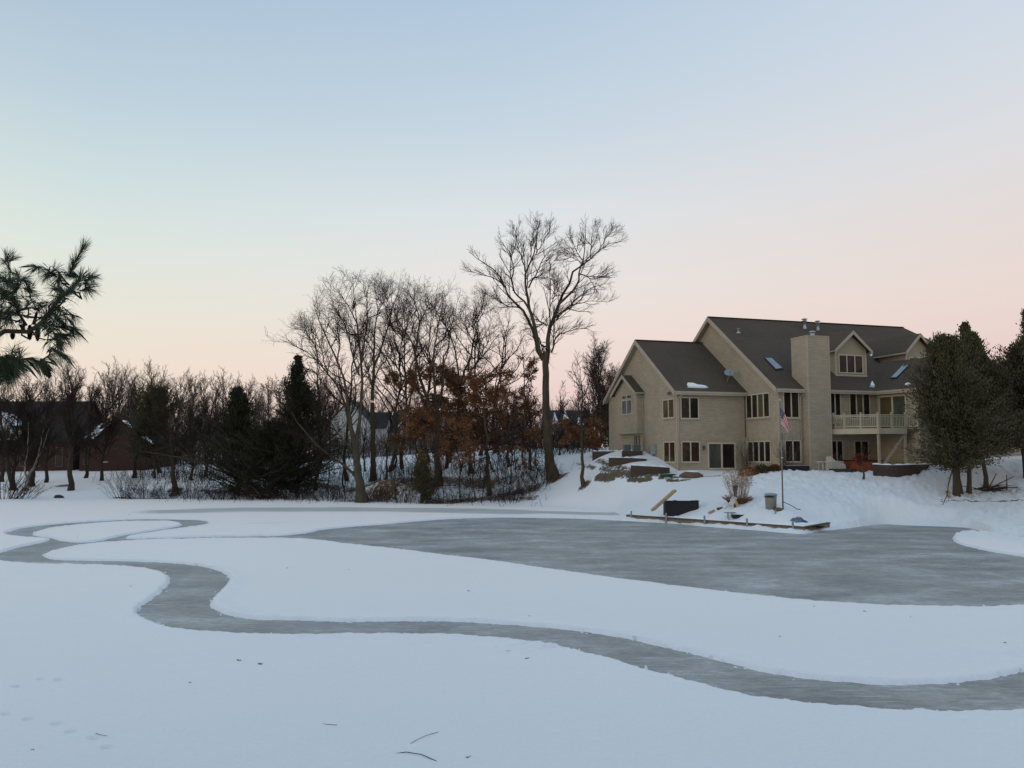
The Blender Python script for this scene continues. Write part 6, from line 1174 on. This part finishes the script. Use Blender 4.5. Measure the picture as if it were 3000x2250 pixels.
su = t.math('SUBTRACT', t.math('FRACT', t.math('MULTIPLY', u, 15.0)), .5); sv = t.math('SUBTRACT', t.math('FRACT', t.math('MULTIPLY', v, 9.3)), .5); star = t.math('LESS_THAN', t.math('ADD', t.math('MULTIPLY', su, su), t.math('MULTIPLY', sv, sv)), .07)
c = t.mix(can, c, t.mix(star, (.022, .03, .09, 1), (.45, .45, .45, 1))); t.out(c, .8, .1)
tag(link('flag', me, t.m), 'striped red and white flag with starred blue corner hanging limp', 'flag')
for px, py, Y, hh in ((2272, 1518, 50.2, .22), (2404, 1523, 50.6, .2)):
    b = gp(px, py, Y); tag(MB().box(b[0]-.035, b[0]+.035, b[1]-.035, b[1]+.035, b[2]-.1, b[2]+hh).build('stake', M['dish_grey']), ['short grey stake in the snow right of the trash can', 'short grey stake in the snow behind the dock corner'][px > 2300], 'stake')
# ---- by the house wall
def lw(q): return to_world(np.array(q, float))
def on_house_ground(px, py, dy): q = hy(px, py, FY-dy); w3 = lw(q); return np.array([w3[0], w3[1], ground_z(w3[0], w3[1])])
b = on_house_ground(2447, 1376, 1.6); t_g = thing('covered_grill', b, 'grill under a pale grey fitted cover beside the chimney', 'grill', YAW)
pm = 62/F
V = [(-.55, -.35, -.1), (.62, -.35, -.1), (.62, .35, -.1), (-.55, .35, -.1), (-.57, -.36, .5), (.66, -.36, .48), (.66, .36, .48), (-.57, .36, .5), (-.52, -.3, 1.1), (-.1, -.33, .72), (.5, -.32, .78), (.62, -.2, .62), (-.52, .3, 1.12), (-.1, .33, .74), (.5, .32, .8), (.62, .2, .64), (-.35, 0, 1.14)]
Fc = [(3, 2, 1, 0), (0, 1, 5, 4), (1, 2, 6, 5), (2, 3, 7, 6), (3, 0, 4, 7), (4, 5, 11, 10, 9, 8), (5, 6, 15, 11), (6, 7, 12, 13, 14, 15), (7, 4, 8, 12), (8, 9, 16), (9, 13, 16), (13, 12, 16), (12, 8, 16), (9, 10, 14, 13), (10, 11, 15, 14)]
o = MB().poly(V, Fc).build('cover', M['cover'], t_g); mo = o.modifiers.new('sub', 'SUBSURF'); mo.levels = mo.render_levels = 2; mo.subdivision_type = 'SIMPLE'; mo = o.modifiers.new('bev', 'BEVEL'); mo.width = .03; mo.segments = 2
MB().box(-.40, .42, -.25, .25, -.2, -.101).build('base', M['plastic_dark'], t_g)
b = on_house_ground(2412, 1384, 1.9); t_t = thing('folding_table', b, 'small white folding table left of the covered grill', 'table', YAW)
MB().box(-.36, .36, -.3, .3, .66, .71).build('table_top', M['white'], t_t)
for y in (-.22, .22):
    for x in (-.24, .24): m = MB(); m.tube([(x, y, -.1), (x+(.05 if x < 0 else -.05), y, .657)], .018, 6); m.build('leg', M['white'], t_t)
m = MB(); m.tube([(-.2, -.22, .36), (0, -.22, .30), (.2, -.22, .36)], .014, 6); m.build('brace', M['white'], t_t)
b = on_house_ground(2465, 1384, 2.5); m = MB(); pts = [(-.85, .05), (-.5, -.12), (0, -.2), (.6, -.12), (1.05, .1)]
for (x0, y0), (x1, y1) in zip(pts[:-1], pts[1:]): m.bar((x0, y0, .06), (x1, y1, .06), .2, .36)
tag(m.build('brick_border', M['stone'], None, tuple(b)), 'low brown brick border in front of the covered grill', 'border')
b = on_house_ground(2523, 1380, 1.9); t_h = thing('hot_tub', b, 'orange hot tub cabinet with dark lid under the deck', 'hot tub', YAW); MB().box(-.85, 1.3, -.7, .9, -.2, .80).build('cabinet', M['orange'], t_h, bevel=.03)
for x in (-.2, .5): MB().box(x, x+.03, -.712, -.701, -.2, .79).build('seam_strip', M['rot_wood'], t_h)
MB().box(-.9, 1.36, -.75, .95, .802, .88).build('lid', M['plastic_dark'], t_h, bevel=.03)
# curved planter wall with snow cap
a0 = on_house_ground(2556, 1380, 2.9); t_w = thing('planter_wall', a0, 'curved brown block wall capped with snow below the deck posts', 'wall')
prof = [(2556, 1357, 59.6), (2590, 1359, 58.9), (2630, 1359.5, 58.6), (2670, 1358.5, 58.8), (2705, 1357.5, 59.6), (2725, 1357, 60.6)]
pw_ = resample(catmull(np.array([at_y(*p) for p in prof]), 5, False), 26); nn = np.gradient(pw_, axis=0)[:, :2]; nn = np.stack([-nn[:, 1], nn[:, 0]], 1); nn /= np.linalg.norm(nn, axis=1)[:, None]
def sweep_wall(name, path, normal, z_top, z_bot, th, mat, parent, off, cap=0):
    n = len(path); V = []
    for p, q, zt_i in zip(path, normal, z_top): V += [(p[0], p[1], z_bot), (p[0], p[1], zt_i), (p[0]+q[0]*th, p[1]+q[1]*th, zt_i), (p[0]+q[0]*th, p[1]+q[1]*th, z_bot)]
    V = [tuple(np.array(v)-off) for v in V]; Fc = [(i*4+k, i*4+(k+1) % 4, (i+1)*4+(k+1) % 4, (i+1)*4+k) for i in range(n-1) for k in range(4)]+[(0, 1, 2, 3), tuple((n-1)*4+k for k in range(4))]
    return MB().poly(V, Fc).build(name, mat, parent)
sweep_wall('block_wall', pw_, nn, pw_[:, 2]-.07, pw_[:, 2].min()-1.3, .4, M['stone'], t_w, a0)
V = []
for i in range(26):
    for k in range(7): a_ = math.pi*k/6; p = pw_[i, :2]+nn[i]*(.2-.23*math.cos(a_)); V.append((*(p-a0[:2]), pw_[i, 2]-.068+.09*math.sin(a_)*(.8+.3*math.sin(i*1.7))-a0[2]))
I = np.arange(26*7).reshape(26, 7); link('snow_cap', np_mesh('snow_cap', V, [np.stack([I[:-1, :-1], I[1:, :-1], I[1:, 1:], I[:-1, 1:]], -1).reshape(-1, 4)], True), M['snow'], t_w)
# retaining tiers at the left end of the house
for k, (prof, lb) in enumerate((([(1848, 1357, 66.0), (1880, 1359, 65.6), (1920, 1361, 65.3), (1962, 1364, 65.2)], 'lowest brown block retaining wall by the house corner'), ([(1783, 1332, 69.6), (1820, 1332, 68.6), (1860, 1333, 68.2), (1893, 1335, 68.0)], 'middle brown block retaining wall left of the house'), ([(1735, 1312, 75), (1770, 1312, 74), (1800, 1312, 73.3), (1832, 1313, 73)], 'uppermost brown block retaining wall left of the house'))):
    pw_ = resample(catmull(np.array([at_y(p[0], p[1]+(6, 9, 10)[k], p[2]) for p in prof]), 5, False), 20); nn = np.gradient(pw_, axis=0)[:, :2]; nn = np.stack([-nn[:, 1], nn[:, 0]], 1); nn /= np.linalg.norm(nn, axis=1)[:, None]; a0 = pw_[10]*[1, 1, 0]+[0, 0, ground_z(*pw_[10][:2])]
    t_w = thing('retaining_wall', a0, lb, 'wall'); sweep_wall('block_wall', pw_, nn, pw_[:, 2], pw_[:, 2].min()-1.6, .5, M['stone'], t_w, a0)
    V = []
    for i in range(20):
        for j in range(7): a_ = math.pi*j/6; p = pw_[i, :2]+nn[i]*(.27-.25*math.cos(a_)); V.append((*(p-a0[:2]), pw_[i, 2]+.002+.10*math.sin(a_)*(.6+.5*math.sin(i*1.3+k))-a0[2]))
    I = np.arange(20*7).reshape(20, 7); link('snow_cap', np_mesh('snow_cap', V, [np.stack([I[:-1, :-1], I[1:, :-1], I[1:, 1:], I[:-1, 1:]], -1).reshape(-1, 4)], True), M['snow'], t_w)
b = at_y(1852, 1321, 70.2); t_a = thing('air_conditioner', b, 'pair of green-grey air conditioner units on the retaining wall', 'air conditioner')
for x0 in (-.72, .06):
    MB().box(x0, x0+.62, -.3, .3, 0, .52).build('cabinet', M['teal'], t_a, bevel=.02); m = MB(); 
    for i in range(8): m.box(x0+.06, x0+.56, -.312, -.302, .06+i*.055, .085+i*.055)
    m.build('grille', M['black_metal'], t_a)
MB().box(-.8, .8, -.35, .35, -.9, -.002).build('pad', M['stone'], t_a)
for dx in (-.05, .1, .3): 
    m = MB(); m.tube([(.35+dx, .5, .0), (.35+dx, .5, 1.25)], .05, 6); m.build('pipe', M['black_metal'], t_a)
# shrubs and bits against the wall
def box_shrub(label, px, py, dy, w_, h, seed, mat='cedar', n=1400):
    rng = R(seed); b = on_house_ground(px, py, dy); root = thing('shrub', b, label, 'shrub'); a = rng.normal(size=(n, 3)); a /= np.linalg.norm(a, axis=1, keepdims=True); a *= rng.uniform(.75, 1.05, (n, 1)); a[:, 2] = np.abs(a[:, 2]); V, Fq = [], []; leaf_quads(rng, b+a*[w_, w_*.6, h], .12, .07, V, Fq); commit('foliage', V, Fq, M[mat], root, b, False)
    V, Fq = [], []; P = np.stack([np.repeat(b[None], 12, 0)-[0, 0, .1], b+rng.normal(size=(12, 3))*[w_*.3, .2, 0]+[0, 0, h*.7]], 1); P = np.stack([resample(p, 4) for p in P]); tubes(P, np.full((12, 4), .02), 4, V, Fq); commit('stems', V, Fq, M['dark_bark'], root, b)
box_shrub('wide brown clipped shrub under the four pane basement window', 2193, 1381, .9, .75, .62, 1, 'rust_dark'); box_shrub('dark clipped shrub between the wide brown shrub and the corner shrub', 2232, 1381, .8, .72, .55, 2); box_shrub('small brown shrub at the house corner behind the flagpole', 2270, 1381, .7, .48, .42, 3, 'rust_dark')
b = on_house_ground(2330, 1384, .8); t_k = thing('trough', b, 'black trough planter with grey rim under the basement window beside the chimney', 'planter box', YAW); 
m = MB()
for x0, x1, y0, y1 in ((-.95, .95, -.32, -.28), (-.95, .95, .28, .32), (-.95, -.91, -.279, .279), (.91, .95, -.279, .279)): m.box(x0, x1, y0, y1, -.2, .36)
m.build('body', M['plastic_dark'], t_k); MB().box(-.9, .9, -.27, .27, .0, .26).build('soil', M['rot_wood'], t_k); MB().box(-.98, .98, -.35, -.262, .362, .40).build('rim', M['dish_grey'], t_k)
b = on_house_ground(1953, 1381, -4.0); b = gp(1953, 1382, 64.9); m = MB(); m.lathe((0, 0, 0), [(.45, -.05), (.52, .06), (.48, .11), (.1, .13)], 20); tag(m.build('saucer_sled', M['green'], None, tuple(b)), 'green round sled lying by the house corner', 'sled')
b = gp(2025, 1383, 64.6); rng = R(6); m = MB(); m.lathe((0, 0, -.15), [(1.0, 0), (.85, .2), (.55, .38), (.2, .46), (.02, .47)], 18); o = m.build('gravel_mound', M['rot_wood'], None, tuple(b)); tag(o, 'low mound of dark soil with snow on top near the patio door', 'mound')
m = MB(); m.lathe((0.1, .05, .235), [(.55, -.0), (.42, .07), (.2, .11), (.02, .12)], 14); m.build('snow_cap', M['snow'], o)
b = gp(1981, 1381, 65.3); m = MB(); m.tube([(0, 0, -.1), (0, 0, .22)], .06, 8); tag(m.build('drain_pipe', M['white'], None, tuple(b)), 'short white drain pipe standing under the corner downspout', 'pipe')
grown_tree('ornamental_tree', 'small red brown leaved tree standing before the orange hot tub', 2531, 1389, 58.6, 1305, 501, .9, T2(7, 5), .09, (0, 0), .42, 14, (30, 70), .42, leaves=(1300, .08, .055, 'red_leaf', (.4, 1.0), .3))
for k, (px, lb) in enumerate(((2192, 'tall thin dry stalks at the patio corner'), (2300, 'dry brown climber stalks at the corner behind the flagpole'))):
    b = on_house_ground(px, 1381, .35 if k else -.1); b = b if k else gp(2187, 1382, 66.3); shrub(lb, 0, 0, 0, 520+k, 2.6, .7, 22, 'far_twig', 'dry_shrub', None, tuple(b), (4, 2))
# patio chairs on the deck
for k, (px, py) in enumerate(((2444, 1207), (2457, 1207))):
    q = hy(px, py, FY-.75 if k else FY-.7); w3 = lw((q[0], q[1], zdk)); t_k = thing('deck_chair', w3, ['pale chair on the deck, closest to the chimney', 'second pale chair on the deck, right of the chimney side one'][k], 'chair', YAW+.4)
    MB().box(-.25, .25, -.25, .25, .40, .45).build('seat', M['trim'], t_k); m = MB(); m.prism([(-.25, .22, .451), (.25, .22, .451), (.25, .34, 1.12), (.17, .355, 1.2), (-.17, .355, 1.2), (-.25, .34, 1.12)], (0, .05, 0)); m.build('backrest', M['trim'], t_k)
    for x in (-.22, .22):
        for y in (-.22, .2): MB().box(x-.025, x+.025, y-.025, y+.025, 0, .399).build('leg', M['trim'], t_k)
# ---- under the junipers, and far left
b = gp(2907, 1432, 57.5); rng = R(8); t_b = thing('brush_pile', b, 'pile of fallen branches at the third juniper trunk', 'brush pile'); m = MB()
for i in range(26): 
    a = rng.uniform(-.6, .6)+(math.pi if rng.rand() < .4 else 0); p = np.array([rng.uniform(-1.0, .7), rng.uniform(-.4, .4), rng.uniform(.02, .18)]); L = rng.uniform(.6, 1.8); e = p+np.array([math.cos(a)*L, math.sin(a)*.4, rng.uniform(.0, .5)*L*.5]); m.tube([p, (p+e)/2+rng.normal(size=3)*.05, e], [.035, .025, .012], 5)
m.build('branches', M['dark_bark'], t_b)
for p, e in (((-.3, 0, .1), (1.55, .1, .95)), ((-.2, .1, .1), (.5, .3, 1.15)), ((.95, 0, .0), (1.0, 0, 1.05))): m = MB(); m.tube([p, e], [.05, .025], 6); m.build('branch', M['rot_wood'], t_b)
b = gp(2779, 1455, 55.2); m = MB(); m.lathe((0, 0, -.05), [(.13, 0), (.13, .1), (.09, .14), (.09, .3), (.12, .32), (.09, .42), (.02, .46)], 12); m.tube([(-.15, 0, .24), (.15, 0, .24)], .045, 8); tag(m.build('fire_hydrant', M['dry_grass'], None, tuple(b)), 'small dull yellow hydrant on the snow left of the juniper trunks', 'hydrant')
b = gp(172, 1461, 83); m = MB(); m.poly([(-.5, -.2, -.1), (.4, -.3, -.1), (.55, .2, -.1), (-.3, .35, -.1), (-.35, -.1, .28), (.15, -.18, .36), (.4, .1, .2), (-.15, .2, .3)], [(3, 2, 1, 0), (0, 1, 5, 4), (1, 2, 6, 5), (2, 3, 7, 6), (3, 0, 4, 7), (4, 5, 6, 7)]); tag(m.build('rock', M['black_metal'], None, tuple(b), bevel=.06), 'dark rock on the snow at the left shore', 'rock')
# ---- twigs, dead leaves on the pond snow
for k, (pts, lb) in enumerate((([(1155, 2208), (1190, 2203), (1235, 2210), (1275, 2228), (1290, 2238)], 'longest curved dark twig on the near snow'), ([(1194, 2184), (1220, 2168), (1250, 2154), (1286, 2144)], 'thin broken twig just above the longest curved twig'), ([(932, 2119), (960, 2122), (988, 2124)], 'faint straight twig on the snow left of the longest one'), ([(280, 2148), (295, 2153), (314, 2156)], 'short twig beside the animal tracks'))):
    m = MB(); w3 = [at_z(x, y, .058+.02*math.sin(i)) for i, (x, y) in enumerate(pts)]; m.tube(w3, [.0055 if k == 0 else .0035]*len(w3), 5); tag(m.build('twig', M['dark_bark']), lb, 'twig')
rng = R(44)
proto_leaf = None
for px, py in [(557,1999),(762,1944),(700,1934),(299,1725),(382,1717),(440,1761),(2188,1755),(2385,1776),(2534,1791),(2664,1808),(2680,1806),(2943,1882),(1488,1907),(1544,1928),(1374,1731),(1022,1668),(380,1508),(227,1577),(615,1660),(840,1664),(2285,1864),(1550,1804),(96,2195),(1372,2217)]:
    p = at_z(px, py, .062)
    if proto_leaf is None:
        V, Fq = [], []; leaf_quads(rng, np.zeros((5, 3)), .07, .05, V, Fq, 0); proto_leaf = np_mesh('dead_leaf', np.concatenate(V)*[1, 1, .35], Fq); proto_leaf.materials.append(M['dark_bark'])
    o = bpy.data.objects.new('dead_leaf', proto_leaf); C.objects.link(o); o.location = p; s = rng.uniform(.4, .85)*max(1, p[1]/24); o.scale = (s, s, s); o.rotation_euler = (0, 0, rng.uniform(0, 6)); tag(o, 'tiny dark curled leaf on the pond snow', 'leaf', 'dead leaves scattered on the snow')
